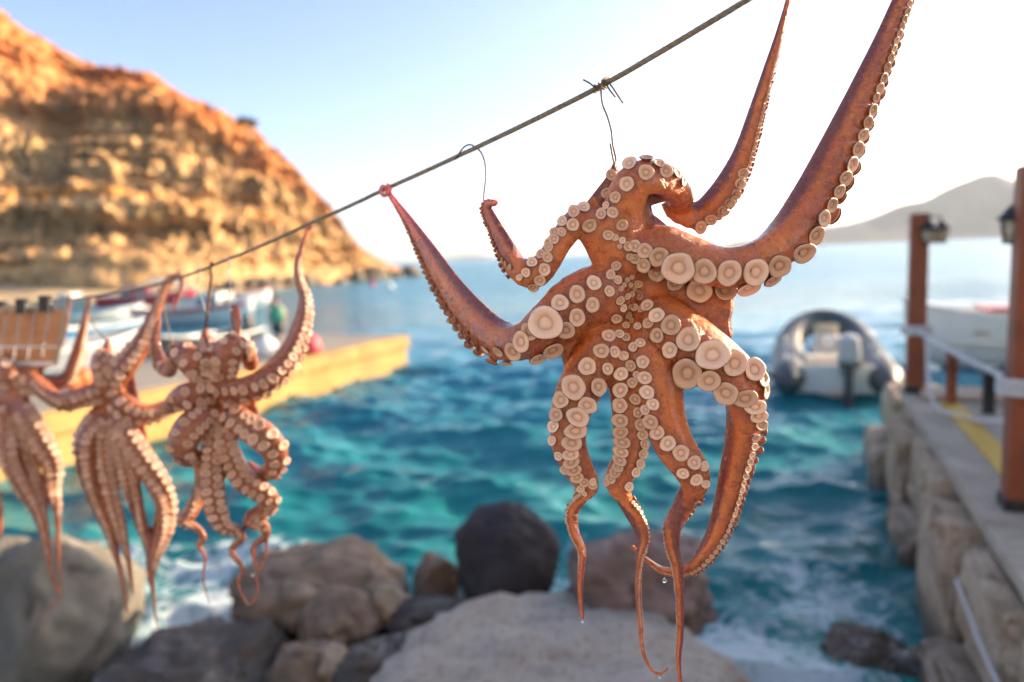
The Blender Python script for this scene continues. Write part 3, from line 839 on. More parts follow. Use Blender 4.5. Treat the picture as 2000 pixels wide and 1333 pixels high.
def skin_mat(name, warm, mid, dark, dorsal, cupc, sss=0.48, wet=1.0):
    m, nt, b = new_mat(name)
    tc = nd(nt, 'ShaderNodeTexCoord').outputs['Object']
    n1 = noise_n(nt, 14, 6, 0.6, tc, 0.6); n2 = noise_n(nt, 70, 5, 0.65, tc, 0.3); n3 = noise_n(nt, 420, 3, 0.6, tc)
    r = ramp(nt, [(0.28, dark), (0.48, mid), (0.70, warm)]); nt.links.new(n1.outputs[0], r.inputs[0])
    c = r.outputs[0]
    dz = nd(nt, 'ShaderNodeAttribute', attribute_name='dorsal').outputs['Fac']
    dm = maprange(nt, mathn(nt, 'ADD', dz, mathn(nt, 'MULTIPLY', mathn(nt, 'SUBTRACT', n2.outputs[0], 0.5), 0.9)), 0.0, 0.5)
    c = mixc(nt, dm, c, dorsal)
    cup = nd(nt, 'ShaderNodeAttribute', attribute_name='cup').outputs['Fac']
    c = mixc(nt, mathn(nt, 'MULTIPLY', cup, maprange(nt, n2.outputs[0], 0.3, 0.65, 0.85, 0.45)), c, cupc)
    # chromatophore mottling: pale cells and dark freckles
    vz = nd(nt, 'ShaderNodeTexVoronoi'); vz.inputs['Scale'].default_value = 95; nt.links.new(tc, vz.inputs['Vector'])
    pale = mathn(nt, 'MULTIPLY', maprange(nt, vz.outputs['Distance'], 0.12, 0.42, 1, 0), maprange(nt, n2.outputs[0], 0.50, 0.68))
    c = mixc(nt, mathn(nt, 'MULTIPLY', pale, 0.45), c, tuple(min(1, x * 1.7 + 0.03) for x in warm))
    c = mixc(nt, mathn(nt, 'MULTIPLY', maprange(nt, n2.outputs[0], 0.46, 0.34), 0.6), c, tuple(x * 0.8 for x in dark))
    fr = maprange(nt, n3.outputs[0], 0.56, 0.70)
    c = mixc(nt, mathn(nt, 'MULTIPLY', fr, 0.45), c, tuple(x * 0.45 for x in dark))
    nt.links.new(c, b.inputs['Base Color'])
    b.inputs['Subsurface Weight'].default_value = sss
    b.inputs['Subsurface Radius'].default_value = (1.0, 0.26, 0.07)
    b.inputs['Subsurface Scale'].default_value = 0.011
    nt.links.new(maprange(nt, n2.outputs[0], 0.3, 0.7, 0.20, 0.42), b.inputs['Roughness'])
    b.inputs['Specular IOR Level'].default_value = 0.4; b.inputs['Coat Weight'].default_value = 0.6 * wet; b.inputs['Coat Roughness'].default_value = 0.09
    # fine wrinkles
    wv = noise_n(nt, 120, 4, 0.7, tc, 1.6)
    h = mathn(nt, 'ADD', mathn(nt, 'MULTIPLY', n2.outputs[0], 1.0), mathn(nt, 'MULTIPLY', wv.outputs[0], 0.55))
    h = mathn(nt, 'ADD', h, mathn(nt, 'MULTIPLY', vz.outputs['Distance'], -0.25))
    bump(nt, b, h, 0.9, 0.005)
    return m
def sucker_mat(name, face, rim, stalk, sss=0.2):
    m, nt, b = new_mat(name)
    z = nd(nt, 'ShaderNodeAttribute', attribute_name='zone').outputs['Fac']
    r = ramp(nt, [(0.0, stalk), (0.30, stalk), (0.46, face), (0.56, tuple(x * 0.93 for x in face)), (0.70, tuple(x * y for x, y in zip(face, (0.72, 0.56, 0.48)))), (0.80, rim), (1.0, rim)])  # dark rim colour paints the side shading round each disc
    nt.links.new(z, r.inputs[0])
    tc = nd(nt, 'ShaderNodeTexCoord').outputs['Object']
    oi = nd(nt, 'ShaderNodeObjectInfo').outputs['Random']
    n = noise_n(nt, 3.2, 4, 0.6, tc)
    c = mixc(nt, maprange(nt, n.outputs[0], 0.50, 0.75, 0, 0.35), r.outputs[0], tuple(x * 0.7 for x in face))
    hv = nd(nt, 'ShaderNodeHueSaturation'); nt.links.new(c, hv.inputs['Color'])
    nt.links.new(maprange(nt, oi, 0, 1, 0.74, 1.08, False), hv.inputs['Value']); nt.links.new(maprange(nt, oi, 0, 1, 1.15, 0.85, False), hv.inputs['Saturation'])
    nt.links.new(hv.outputs[0], b.inputs['Base Color'])
    b.inputs['Subsurface Weight'].default_value = sss; b.inputs['Subsurface Radius'].default_value = (1.0, 0.4, 0.18); b.inputs['Subsurface Scale'].default_value = 0.0025
    b.inputs['Roughness'].default_value = 0.34; b.inputs['Coat Weight'].default_value = 0.25; b.inputs['Coat Roughness'].default_value = 0.2
    bump(nt, b, noise_n(nt, 9, 4, 0.6, tc).outputs[0], 0.25, 0.06)
    return m
M_DROP = glass_mat('clear_water', (1, 1, 1), 0.0, 1.0)

def make_octopus(label, D, arms, webs, blobs, explicit, auto, skin, sk_mat, h=2.0, k=14, gfun=None, bumps=True, fine=True, zr=None, min_part=4.0, drops=(), sides=24, stalk=0.0):
    """arms etc. are laid out in photo pixels + millimetres of depth behind D, then carried to real size and place"""
    u = FPX / D / 1000.0                                      # pixel units per millimetre at distance D
    A = [prep_arm(a, u) for a in arms]
    allp = np.concatenate([a['p'] for a in A]); allr = np.concatenate([a['r'] for a in A])
    lo = (allp - allr[:, None]).min(0) - 8; hi = (allp + allr[:, None]).max(0) + 8
    for c_, rad in blobs:
        cz = np.array([c_[0], c_[1], c_[2] * u]); lo = np.minimum(lo, cz - np.array(rad) - 6); hi = np.maximum(hi, cz + np.array(rad) + 6)
    def fill(F_):
        for a in A: F_.arm(a, k)
        for w in webs:
            poly, z, th = w; F_.sheet(poly, z * u, th, k)
        for c_, rad in blobs: F_.ell((c_[0], c_[1], c_[2] * u), rad, k)
    def g(x): return gfun(x) * u if gfun is not None else 0.0 * x
    def tow(P):
        P = np.atleast_2d(P)
        return at(P[:, 0], P[:, 1], D + (P[:, 2] + g(P[:, 0])) / (u * 1000.0))
    # first pass, coarse: where the suckers sit
    F0 = Field(lo, hi, h * 2); fill(F0)
    V0, Q0 = surface_nets(F0.f, F0.o, F0.h); V0 = relax(V0, Q0, 2)
    bvh = BVHTree.FromPolygons(V0.tolist(), Q0.tolist())
    S = []                                                    # (loc, normal, tangent, radius, squash)
    Pall = np.concatenate([a['p'] for a in A]); Tall = np.concatenate([a['T'] for a in A])
    for e in explicit:
        x, y, rs = e[0], e[1], e[2]; sidef = e[3] if len(e) > 3 else 0.38
        hit = bvh.ray_cast(Vector((x, y, lo[2] - 50)), Vector((0, 0, 1)))
        if hit[0] is None: hit = bvh.find_nearest(Vector((x, y, lo[2] * 0.5)))
        n_ = hit[1].normalized()
        if n_.z > 0: n_.z *= -0.2
        n_ = (n_ * (1 - sidef) + Vector((0, 0, -1)) * sidef).normalized()
        S.append((hit[0], n_, Vector(Tall[((Pall - np.array(hit[0])) ** 2).sum(1).argmin()]), rs, e[4] if len(e) > 4 else 0.97, 0.0))
    for ai, p0, p1, sz, off in auto:
        a = A[ai]; par = a['par']
        dd = np.r_[0, np.cumsum(np.linalg.norm(np.diff(a['p'], axis=0), axis=1))]
        for row in (-1, 1):
            s_ = np.interp(p0, par, dd); e_ = np.interp(p1, par, dd)
            first = True
            while s_ < e_:
                p = np.array([np.interp(s_, dd, a['p'][:, d]) for d in range(3)]); r_ = float(np.interp(s_, dd, a['r']))
                rs = max(1.3, r_ * sz) * random.uniform(0.82, 1.14)
                if first and row == 1: s_ += rs * 0.8; first = False; continue
                N_ = np.array([np.interp(s_, dd, a['N'][:, d]) for d in range(3)]); N_ /= np.linalg.norm(N_) + 1e-9
                T_ = np.array([np.interp(s_, dd, a['T'][:, d]) for d in range(3)])
                B_ = np.cross(T_, N_)
                tgt = p + B_ * row * off * r_ + N_ * r_ * 0.72
                hit = bvh.find_nearest(Vector(tgt))
                n_ = (hit[1].normalized() * 0.6 + Vector(N_) * 0.5 + Vector(B_) * row * 0.12).normalized()
                S.append((hit[0], n_, Vector(T_), rs, 0.80, stalk if rs > 4 else 0.0))
                s_ += rs * 1.62
    F1 = Field(lo, hi, h); fill(F1)
    if bumps:
        for loc, n_, t_, rs, sq, ht in S:
            c_ = np.array(loc) - np.array(n_) * rs * (0.72 - ht)
            F1.ell(c_, (rs * 0.88,) * 3, max(3.0, rs * 0.55))
    V, Q = surface_nets(F1.f, F1.o, F1.h); V = relax(V, Q, 3)
    # dorsal colour: which side of the nearest arm each vertex lies on
    Pp = np.concatenate([a['p'][::3] for a in A]).astype(np.float32); Nn = np.concatenate([a['N'][::3] for a in A]).astype(np.float32); rr_ = np.concatenate([a['r'][::3] for a in A]).astype(np.float32)
    dor = np.zeros(len(V), np.float32)
    for c0 in range(0, len(V), 20000):
        v = V[c0:c0 + 20000].astype(np.float32)
        d2 = ((v ** 2).sum(1)[:, None] + (Pp ** 2).sum(1)[None] - 2 * v @ Pp.T) / (rr_ ** 2 + 20)[None]
        ii = d2.argmin(1)
        dor[c0:c0 + 20000] = -np.einsum('ij,ij->i', v - Pp[ii], Nn[ii]) / rr_[ii]
    # the skin round the sucker bases is purplish and darker
    Ls = np.array([tuple(q[0]) for q in S], np.float32); Rs = np.array([q[3] for q in S], np.float32)
    rnd = np.zeros(len(V), np.float32)
    for c0 in range(0, len(V), 20000):
        v = V[c0:c0 + 20000].astype(np.float32)
        d2 = np.sqrt(np.maximum((v ** 2).sum(1)[:, None] + (Ls ** 2).sum(1)[None] - 2 * v @ Ls.T, 0)) / Rs[None]
        rnd[c0:c0 + 20000] = np.clip((2.1 - d2.min(1)) / 1.0, 0, 1)
    W = tow(V)
    base = W.mean(0)
    me = np_mesh('octopus', W - base, Q)
    aa = me.attributes.new('dorsal', 'FLOAT', 'POINT'); aa.data.foreach_set('value', dor)
    aa = me.attributes.new('cup', 'FLOAT', 'POINT'); aa.data.foreach_set('value', rnd)
    body = put('octopus', me, skin, loc=Vector(base), label=label, cat='octopus', group='octopuses drying on the cable')
    casts = [sucker_mesh('sucker', sides if fine else 12, 50 + i, fine) for i in range(5)]
    for c_ in casts: c_.materials.append(sk_mat)
    small = []
    S.sort(key=lambda q: -q[3])
    for i, (loc, n_, t_, rs, sq, ht) in enumerate(S):
        l0 = np.array(loc); n0 = np.array(n_)
        w0, w1, w2 = tow(np.array([l0, l0 + n0 * 2.0, l0 + np.array(t_) * 2.0]))
        nz = Vector(w1 - w0).normalized(); tx = Vector(w2 - w0); tx = (tx - nz * tx.dot(nz))
        tx = tx.normalized() if tx.length > 1e-9 else nz.orthogonal().normalized()
        ty = nz.cross(tx)
        rw = rs * float((w0 - CAM) @ FW) / FPX
        M_ = Matrix((tx * rw * sq, ty * rw, nz * rw)).transposed().to_4x4()
        M_.translation = Vector(w0 - base) + nz * rw * (0.31 + ht if bumps else 0.1)
        if rs >= min_part and i < 295:
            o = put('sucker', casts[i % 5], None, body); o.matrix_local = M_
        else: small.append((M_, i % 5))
    if small:
        low = [sucker_mesh('s', 10, 90 + i, False) for i in range(5)]
        Vs, Fs, Zs = [], [], []; n0 = 0
        for M_, ci in small:
            c_ = low[ci]
            co = np.empty(len(c_.vertices) * 3, np.float32); c_.vertices.foreach_get('co', co); co = co.reshape(-1, 3)
            Mn = np.array(M_); Vs += (co @ Mn[:3, :3].T + Mn[:3, 3]).tolist()
            zz = np.empty(len(c_.vertices), np.float32); c_.attributes['zone'].data.foreach_get('value', zz); Zs += zz.tolist()
            Fs += [tuple(v + n0 for v in p.vertices) for p in c_.polygons]; n0 += len(co)
        sm = bpy.data.meshes.new('small_suckers'); sm.from_pydata(Vs, [], Fs)
        for p in sm.polygons: p.use_smooth = True
        at_ = sm.attributes.new('zone', 'FLOAT', 'POINT'); at_.data.foreach_set('value', np.array(Zs, np.float32))
        put('small_suckers', sm, sk_mat, body, kind='stuff')
        for c_ in low: bpy.data.meshes.remove(c_)
    for x, y, zmm, rs in drops:
        w0 = tow(np.array([[x, y, zmm * u]]))[0]; rw = rs * D / FPX
        MB().lathe([(0, 1.9 * rw), (0.25 * rw, 1.3 * rw), (0.7 * rw, 0.6 * rw), (rw, -0.1 * rw), (0.85 * rw, -0.65 * rw), (0.45 * rw, -0.95 * rw), (0, -1.05 * rw)], 14).build('water_drop', M_DROP, body, loc=Vector(w0 - base))
    return body

SKIN = skin_mat('octopus_skin', (0.80, 0.270, 0.062), (0.66, 0.190, 0.050), (0.40, 0.105, 0.042), (0.22, 0.062, 0.055), (0.36, 0.115, 0.075))
SKIN_B = skin_mat('octopus_skin_mauve', (0.56, 0.195, 0.058), (0.42, 0.132, 0.046), (0.26, 0.076, 0.036), (0.17, 0.050, 0.040), (0.28, 0.090, 0.052))
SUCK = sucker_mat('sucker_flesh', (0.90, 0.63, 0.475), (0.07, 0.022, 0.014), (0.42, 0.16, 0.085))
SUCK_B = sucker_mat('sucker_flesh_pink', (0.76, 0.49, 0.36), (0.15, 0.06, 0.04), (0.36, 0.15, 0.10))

def zc(px): return 1.0 / (1.176 + 0.000615 * (px - 1230))      # distance of the cable at photo column px

# ---- the big octopus: rows are x, y, depth mm, half width, sucker angle
A1 = [(1218, 590, 38, 28, 0), (1198, 520, 5, 36, 0), (1172, 458, -5, 38, 5), (1132, 434, -12, 30, 20), (1098, 468, -14, 27, 30), (1070, 512, -14, 27, 25), (1042, 535, -10, 28, 0), (1010, 523, -5, 26, -45), (985, 485, 0, 21, -75), (966, 447, 0, 16, -80), (950, 414, 0, 13, -75), (951, 399, -4, 10, -80), (966, 396, -8, 7, -80)]
A2 = [(1226, 590, 38, 30, 0), (1224, 520, 0, 36, 0), (1216, 450, -8, 40, 0), (1222, 392, -15, 38, -5), (1246, 352, -20, 37, -20), (1290, 350, -10, 36, -35), (1322, 370, 14, 32, -45), (1332, 392, 40, 24, -50), (1318, 406, 60, 22, 0), (1338, 420, 64, 26, 60), (1374, 420, 60, 29, 72), (1406, 390, 50, 29, 75), (1437, 342, 45, 27, 72), (1458, 290, 42, 22, 70), (1480, 215, 38, 17, 70), (1502, 140, 35, 13, 70), (1522, 70, 32, 9, 70), (1540, 0, 30, 6, 70), (1552, -60, 28, 4, 70)]
A3 = [(1236, 570, 38, 30, 0), (1244, 498, 0, 40, 10), (1290, 484, -10, 46, 18), (1350, 503, -18, 47, 30), (1420, 522, -22, 46, 32), (1490, 505, -22, 47, 36), (1545, 458, -18, 48, 55), (1588, 392, -12, 44, 72), (1628, 312, -5, 39, 76), (1668, 225, 0, 33, 78), (1700, 150, 4, 27, 78), (1732, 75, 8, 22, 78), (1762, 0, 12, 18, 78), (1790, -70, 15, 14, 78)]
A4 = [(1226, 600, 38, 32, 0), (1186, 572, 0, 54, 0), (1126, 594, -8, 56, -12), (1076, 634, -14, 50, -22), (1022, 666, -14, 42, -35), (966, 662, -8, 42, -62), (916, 618, 0, 37, -74), (872, 560, 4, 29, -78), (832, 492, 6, 20, -78), (800, 438, 8, 12, -78), (776, 402, 8, 7.5, -78), (756, 374, 6, 5, -78), (748, 365, 2, 5, -78), (744, 374, -4, 5, -78), (752, 382, 0, 5, -78), (762, 370, 8, 4.5, -78), (757, 361, 4, 4, -78)]
A5 = [(1240, 602, 38, 32, 0), (1290, 622, 0, 46, 0), (1345, 664, -12, 50, 0), (1400, 708, -20, 50, -5), (1442, 748, -20, 47, -20), (1457, 796, -12, 44, -48), (1452, 856, -5, 37, -66), (1436, 922, 0, 31, -70), (1420, 990, 5, 27, -70), (1398, 1050, 8, 23, -66), (1365, 1098, 14, 18, -60), (1330, 1118, 22, 12, -60), (1295, 1115, 22, 9, -60), (1268, 1098, 19, 7, -60), (1245, 1078, 14, 5, -60), (1236, 1068, 8, 4, -60)]
A6 = [(1236, 612, 38, 30, 0), (1262, 680, 0, 42, 0), (1286, 750, -5, 46, 8), (1296, 812, -8, 42, 10), (1318, 870, -10, 38, 8), (1348, 914, -10, 33, 0), (1358, 946, -2, 28, -30), (1343, 976, 5, 23, -90), (1320, 1016, 4, 19, -190), (1312, 1060, 2, 15, -255), (1322, 1110, 0, 11.5, -260), (1327, 1170, 0, 9, -260), (1328, 1240, 0, 7.5, -260), (1325, 1290, 2, 6, -260), (1330, 1350, 4, 4, -260)]
A7 = [(1228, 612, 38, 26, 0), (1216, 690, 5, 31, 0), (1222, 760, 2, 31, 0), (1230, 830, 0, 31, 0), (1228, 890, -4, 29, 0), (1208, 938, -6, 25, 0), (1220, 974, 2, 18, -50), (1245, 1015, 4, 16, -85), (1258, 1052, 2, 13, -80), (1250, 1095, 0, 10, -60), (1246, 1150, 0, 7.5, -40), (1251, 1215, 0, 6, -30), (1254, 1265, 2, 4.6, -30), (1268, 1302, 2, 3.6, -30), (1288, 1317, 0, 3.2, -30), (1304, 1305, -2, 2.4, -30)]
A8 = [(1220, 612, 38, 28, 0), (1186, 665, 5, 42, 0), (1151, 725, -2, 44, 0), (1123, 780, -8, 40, 4), (1110, 830, -10, 35, 4), (1113, 876, -10, 32, 2), (1132, 920, -8, 27, 0), (1148, 950, -2, 21, 20), (1133, 975, 4, 14, 60), (1116, 1002, 5, 13, 85), (1121, 1042, 4, 11, 85), (1136, 1078, 2, 9, 85), (1134, 1118, 0, 7.2, 85), (1133, 1160, 0, 6, 85), (1138, 1208, 0, 3.6, 85)]
WEBS = [([(1190, 600), (1100, 640), (1092, 672), (1104, 735), (1165, 715)], 9, 11),
        ([(1225, 600), (1160, 690), (1186, 738), (1218, 690)], 13, 10),
        ([(1240, 600), (1370, 690), (1350, 722), (1335, 748), (1290, 730)], 9, 11),
        ([(1240, 540), (1300, 520), (1400, 545), (1432, 575), (1434, 600), (1428, 625), (1432, 655), (1410, 690), (1340, 660), (1260, 610)], 4, 10),
        ([(1228, 570), (1215, 430), (1280, 425), (1330, 465), (1320, 500)], 7, 13),
        ([(1225, 345), (1290, 350), (1330, 380), (1300, 394), (1272, 402), (1276, 420), (1300, 440), (1235, 450)], 3, 13),
        ([(1290, 398), (1350, 398), (1372, 448), (1340, 446), (1302, 424)], 50, 9),
        ([(1200, 313), (1184, 346), (1140, 402), (1175, 455), (1222, 420), (1218, 350)], 7, 9),
        ([(1212, 590), (1160, 520), (1124, 556), (1110, 600), (1190, 600)], 5, 11)]
BLOBS = [((1225, 575, 62), (82, 92, 52))]
c1 = [(1040, 115, 38), (1145, 185, 40), (1032, 253, 38), (935, 198, 28), (905, 312, 28), (962, 335, 30), (1265, 178, 36), (1150, 108, 36, .1), (1235, 112, 34, .1), (1330, 190, 30, .1), (1370, 240, 26, .1),
      (692, 402, 33), (763, 405, 33), (607, 468, 28), (695, 507, 33), (798, 512, 36), (870, 443, 30), (945, 430, 30), (905, 385, 20), (1000, 507, 30), (915, 570, 28), (548, 527, 26), (628, 552, 24), (580, 597, 28), (548, 645, 26), (512, 598, 22), (477, 672, 26), (540, 708, 28), (445, 742, 28), (520, 783, 32), (405, 803, 24), (490, 848, 30), (450, 888, 28, .2), (365, 830, 18), (960, 585, 18), (1002, 602, 18), (985, 640, 14),
      (1040, 640, 26), (1085, 638, 32), (1143, 665, 40), (1232, 700, 50), (1355, 765, 94, .5), (1512, 790, 72, .5), (1080, 715, 28), (1048, 705, 20), (1135, 750, 38), (1215, 798, 44), (1330, 866, 42, .1), (1480, 912, 72, .1),
      (825, 870, 38), (720, 940, 44), (615, 993, 44), (815, 1000, 38), (716, 1078, 45), (525, 1115, 98, .55), (647, 1155, 46), (427, 1170, 47, .4, .8), (375, 1230, 54, .4, .8), (325, 1285, 50, .3, .8), (560, 1270, 56, .1), (470, 1320, 45, .1), (918, 918, 28), (925, 820, 26), (968, 850, 24), (965, 760, 26),
      (1098, 870, 22), (1112, 940, 28), (1160, 1010, 33), (1218, 1070, 40), (1305, 1130, 52), (1412, 1220, 62), (1168, 1115, 30), (1222, 1190, 38), (1302, 1278, 42), (985, 975, 24), (1030, 950, 18), (1058, 935, 17), (1005, 1020, 20), (1080, 1020, 20), (1122, 1030, 20), (960, 1080, 30), (1035, 1065, 20), (1100, 1135, 20), (1022, 1132, 20), (980, 1185, 24), (915, 1197, 34), (1022, 1205, 24), (1115, 1240, 26), (868, 1290, 40), (950, 1293, 30), (1072, 1262, 20), (1005, 1315, 24), (1050, 880, 15), (1075, 905, 14), (1010, 880, 14), (1030, 850, 14), (1060, 830, 13), (990, 905, 15), (1045, 1010, 15), (1062, 1100, 15)]
c3 = [(340, 498, 46), (460, 508, 32), (256, 627, 72, .5), (402, 620, 46), (182, 705, 44), (332, 735, 52, .4, .8), (153, 797, 38), (275, 808, 60, .4, .8), (135, 868, 32), (263, 895, 57, .4, .78), (128, 955, 26), (243, 970, 52, .4, .78), (236, 1040, 44, .4, .7), (242, 1088, 44, .4, .75), (258, 1138, 40, .4, .7), (278, 1182, 34, .4, .8), (318, 1212, 26), (165, 1050, 24), (205, 1135, 26), (300, 1250, 22), (370, 1230, 24), (408, 1222, 20),
      (578, 318, 22), (565, 432, 26), (550, 542, 36), (547, 643, 40), (545, 738, 40), (548, 832, 42, .4, .85), (550, 907, 42, .4, .75), (560, 968, 44, .4, .7), (552, 1027, 41, .4, .7), (543, 1080, 37, .4, .75), (530, 1122, 32, .4, .8), (512, 1157, 30), (488, 1192, 26), (465, 1215, 20), (628, 375, 26), (615, 490, 30), (620, 595, 28), (635, 700, 30), (655, 782, 28), (670, 855, 34), (678, 920, 30), (688, 980, 28), (680, 1038, 28), (662, 1098, 28), (635, 1150, 26), (592, 1238, 26),
      (657, 248, 20), (674, 353, 24), (687, 467, 34), (700, 565, 36), (715, 655, 38), (750, 730, 32), (705, 762, 28), (738, 838, 40), (778, 905, 38), (842, 972, 40), (920, 1032, 42), (1000, 1092, 36), (1015, 1195, 32), (1060, 1115, 26), (1090, 1105, 20, .1), (935, 1155, 30), (1068, 1222, 24), (650, 545, 20),
      (1117, 425, 92, .5), (972, 527, 90, .5), (1252, 480, 72, .5), (1365, 522, 60), (1436, 570, 46, .2), (1100, 578, 64), (1205, 655, 62, .3), (1315, 690, 60, .3, .75), (1372, 742, 56, .3, .7), (1392, 800, 48, .3, .7), (1405, 855, 42, .25, .7), (1462, 650, 42, .1)]
c2 = [(870, 800, 72, .5), (1032, 793, 74, .5), (1175, 755, 66, .5), (1318, 667, 60, .4), (1405, 570, 50, .3), (838, 915, 64, .1), (988, 893, 58, .1), (1140, 848, 52, .1),
      (955, 187, 28), (935, 248, 28), (910, 313, 26), (870, 367, 28), (827, 418, 28), (757, 470, 30), (690, 520, 32)]
EXP = [(900 + e[0] / 3.174, 280 + e[1] / 3.174, e[2] / 3.174 * (1.12 if e[2] > 62 else 1.26), *e[3:]) for e in c1] + [(1040 + e[0] / 3.174, 560 + e[1] / 3.174, e[2] / 3.174 * (1.12 if e[2] > 62 else 1.26), *e[3:]) for e in c3] + [(1150 + e[0] / 3.174, 280 + e[1] / 3.174, e[2] / 3.174 * (1.12 if e[2] > 62 else 1.26), *e[3:]) for e in c2]
AUTO = [(0, 7.0, 12, .27, .42), (1, 10.6, 17, .26, .40), (2, 6.7, 13, .44, .34), (3, 4.5, 12, .27, .36), (4, 5.7, 15, .29, .38), (5, 6.6, 14, .30, .4), (6, 6.2, 15, .32, .4), (7, 7.3, 14, .32, .4)]
def g_big(x):                                                   # the left arms reach back along the cable
    t = np.clip((1010 - np.asarray(x, float)) / 260.0, 0, 1.1)
    return 275.0 * t ** 1.35
big = make_octopus('large glistening orange octopus in sharp focus hanging nearest the viewer', 0.85, [A1, A2, A3, A4, A5, A6, A7, A8], WEBS, BLOBS, EXP, AUTO, SKIN, SUCK,
                   h=2.0, k=9, gfun=g_big, min_part=4.2, stalk=0.32, drops=[(1055, 704, -14, 4), (1298, 1134, 22, 4.5), (1138, 1213, 0, 3.2), (1289, 1322, 0, 3.2)])

# ---- the three smaller octopuses; coordinates from an enlarged view (x/1.8016, 500 + y/1.8016)
def cv(rows): return [(r[0] / 1.8016, 500 + r[1] / 1.8016, r[2], r[3] / 1.8016, r[4]) for r in rows]
def cp(rows): return [(x / 1.8016, 500 + y / 1.8016) for x, y in rows]
def cb(c_, rad): return ((c_[0] / 1.8016, 500 + c_[1] / 1.8016, c_[2]), tuple(r / 1.8016 for r in rad))
B_up = cv([(755, 500, 20, 40, 0), (748, 440, 0, 50, 0), (742, 380, -10, 50, 0), (735, 325, 0, 34, 0), (722, 280, 10, 16, 0), (728, 262, 12, 8, 0)])
B_l1 = cv([(750, 470, 20, 40, 0), (715, 420, -5, 46, 0), (668, 365, -25, 50, 0), (632, 340, -15, 38, 25), (608, 372, 20, 30, 40), (590, 402, 45, 28, 60), (560, 372, 60, 26, -80), (545, 320, 66, 22, -80), (548, 268, 70, 17, -80), (560, 232, 74, 10, -80)])
B_r1 = cv([(770, 470, 20, 40, 0), (785, 410, -5, 50, 0), (795, 350, -22, 54, 0), (830, 318, -10, 44, -30), (868, 340, 15, 32, -30), (880, 380, 35, 26, 0), (845, 330, 45, 18, 90), (830, 250, 48, 15, 90), (820, 196, 50, 11, 90), (832, 186, 46, 9, 90), (840, 215, 42, 9, 90), (838, 275, 40, 7, 90)])
B_c = cv([(765, 485, 20, 36, 10), (800, 478, -5, 46, 25), (860, 470, -20, 50, 30), (930, 440, -22, 52, 40), (990, 385, -15, 50, 48), (1038, 310, 0, 42, 52), (1065, 225, 8, 34, 55), (1072, 150, 14, 24, 55), (1052, 85, 20, 17, 60), (1046, 30, 25, 13, 60), (1062, -30, 30, 9, 60), (1078, -85, 32, 7, 60), (1088, -112, 30, 7, 60), (1096, -104, 22, 7, 60), (1088, -94, 30, 6, 60)])
B_d = cv([(750, 490, 20, 36, 0), (715, 488, -5, 46, 0), (665, 492, -22, 46, -8), (625, 505, -15, 38, -20), (600, 530, 15, 26, -30), (580, 545, 40, 18, -30), (560, 550, 55, 10, -30)])
B_e = cv([(752, 520, 20, 36, 0), (715, 565, -8, 48, 0), (668, 610, -25, 56, 0), (640, 665, -25, 52, 15), (668, 705, 5, 42, 40), (700, 720, 35, 32, 60), (705, 790, 40, 26, 60), (695, 860, 36, 26, 40), (668, 905, 25, 28, 20), (645, 935, 15, 20, 20), (690, 955, 25, 16, 60), (715, 990, 28, 15, 60), (700, 1020, 26, 11, 60), (722, 1060, 24, 7, 60), (715, 1140, 22, 5, 60), (738, 1225, 20, 3, 60)])
B_f = cv([(760, 540, 20, 30, 0), (752, 640, 0, 36, 0), (745, 740, -8, 40, 0), (750, 830, -10, 42, 0), (765, 910, -8, 38, 0), (790, 955, 0, 28, 0), (830, 962, 8, 20, 40), (852, 990, 10, 15, 60), (815, 1035, 8, 13, 60), (840, 1075, 5, 12, 60), (852, 1110, 4, 9, 60), (838, 1150, 4, 7, 60), (862, 1212, 4, 6, 60), (885, 1222, 4, 5, 60), (908, 1180, 4, 5, 60), (900, 1120, 4, 4, 60)])
B_g = cv([(775, 530, 20, 34, 0), (815, 560, -5, 46, 0), (870, 600, -18, 50, 0), (930, 640, -28, 52, 0), (968, 690, -26, 46, -20), (962, 745, -8, 38, -40), (920, 770, 20, 28, -60), (880, 740, 45, 20, -60)])
B_h = cv([(772, 560, 20, 32, 0), (790, 640, 0, 40, 0), (815, 720, -8, 42, 0), (860, 790, -12, 42, 5), (920, 832, -12, 38, 0), (955, 862, -2, 30, -20), (930, 895, 15, 30, -60), (890, 915, 18, 26, -60), (878, 940, 12, 22, -40), (925, 950, 4, 22, 20), (935, 985, 8, 16, 60), (895, 1020, 8, 12, 60), (892, 1060, 6, 9, 60), (912, 1100, 5, 7, 60), (935, 1060, 5, 6, 60), (940, 990, 8, 6, 60)])
B_w = [(cp([(760, 470), (690, 470), (640, 520), (700, 600), (750, 560)]), 6, 7), (cp([(770, 500), (900, 470), (905, 520), (925, 620), (860, 600), (790, 580)]), 4, 7), (cp([(720, 265), (700, 320), (690, 400), (790, 400), (770, 320)]), 4, 6)]
u2 = [(0, 1.2, 5, 0.33, .45), (1, 1.0, 3.6, 0.38, .48), (1, 5.5, 9, 0.38, .45), (2, 1.0, 4.3, 0.33, .5), (2, 6, 9, 0.42, .4), (3, 0.8, 10, 0.38, .42), (4, .8, 4, 0.38, .46), (5, .8, 4.2, 0.33, .48), (5, 6.5, 10, 0.38, .4), (6, .4, 9, 0.42, .46), (7, .8, 5.4, 0.42, .46), (8, .8, 9.5, 0.40, .46)]
make_octopus('mid sized mauve octopus with tightly curled knotted arm tips, next behind the large one', 1.45, [B_up, B_l1, B_r1, B_c, B_d, B_e, B_f, B_g, B_h], B_w, [cb((765, 500, 45), (75, 90, 60))], [], u2, SKIN_B, SUCK_B,
             h=1.6, k=9, fine=False, min_part=3.0, drops=[(484, 1179, 4, 3), (494, 1123, 4, 3)])
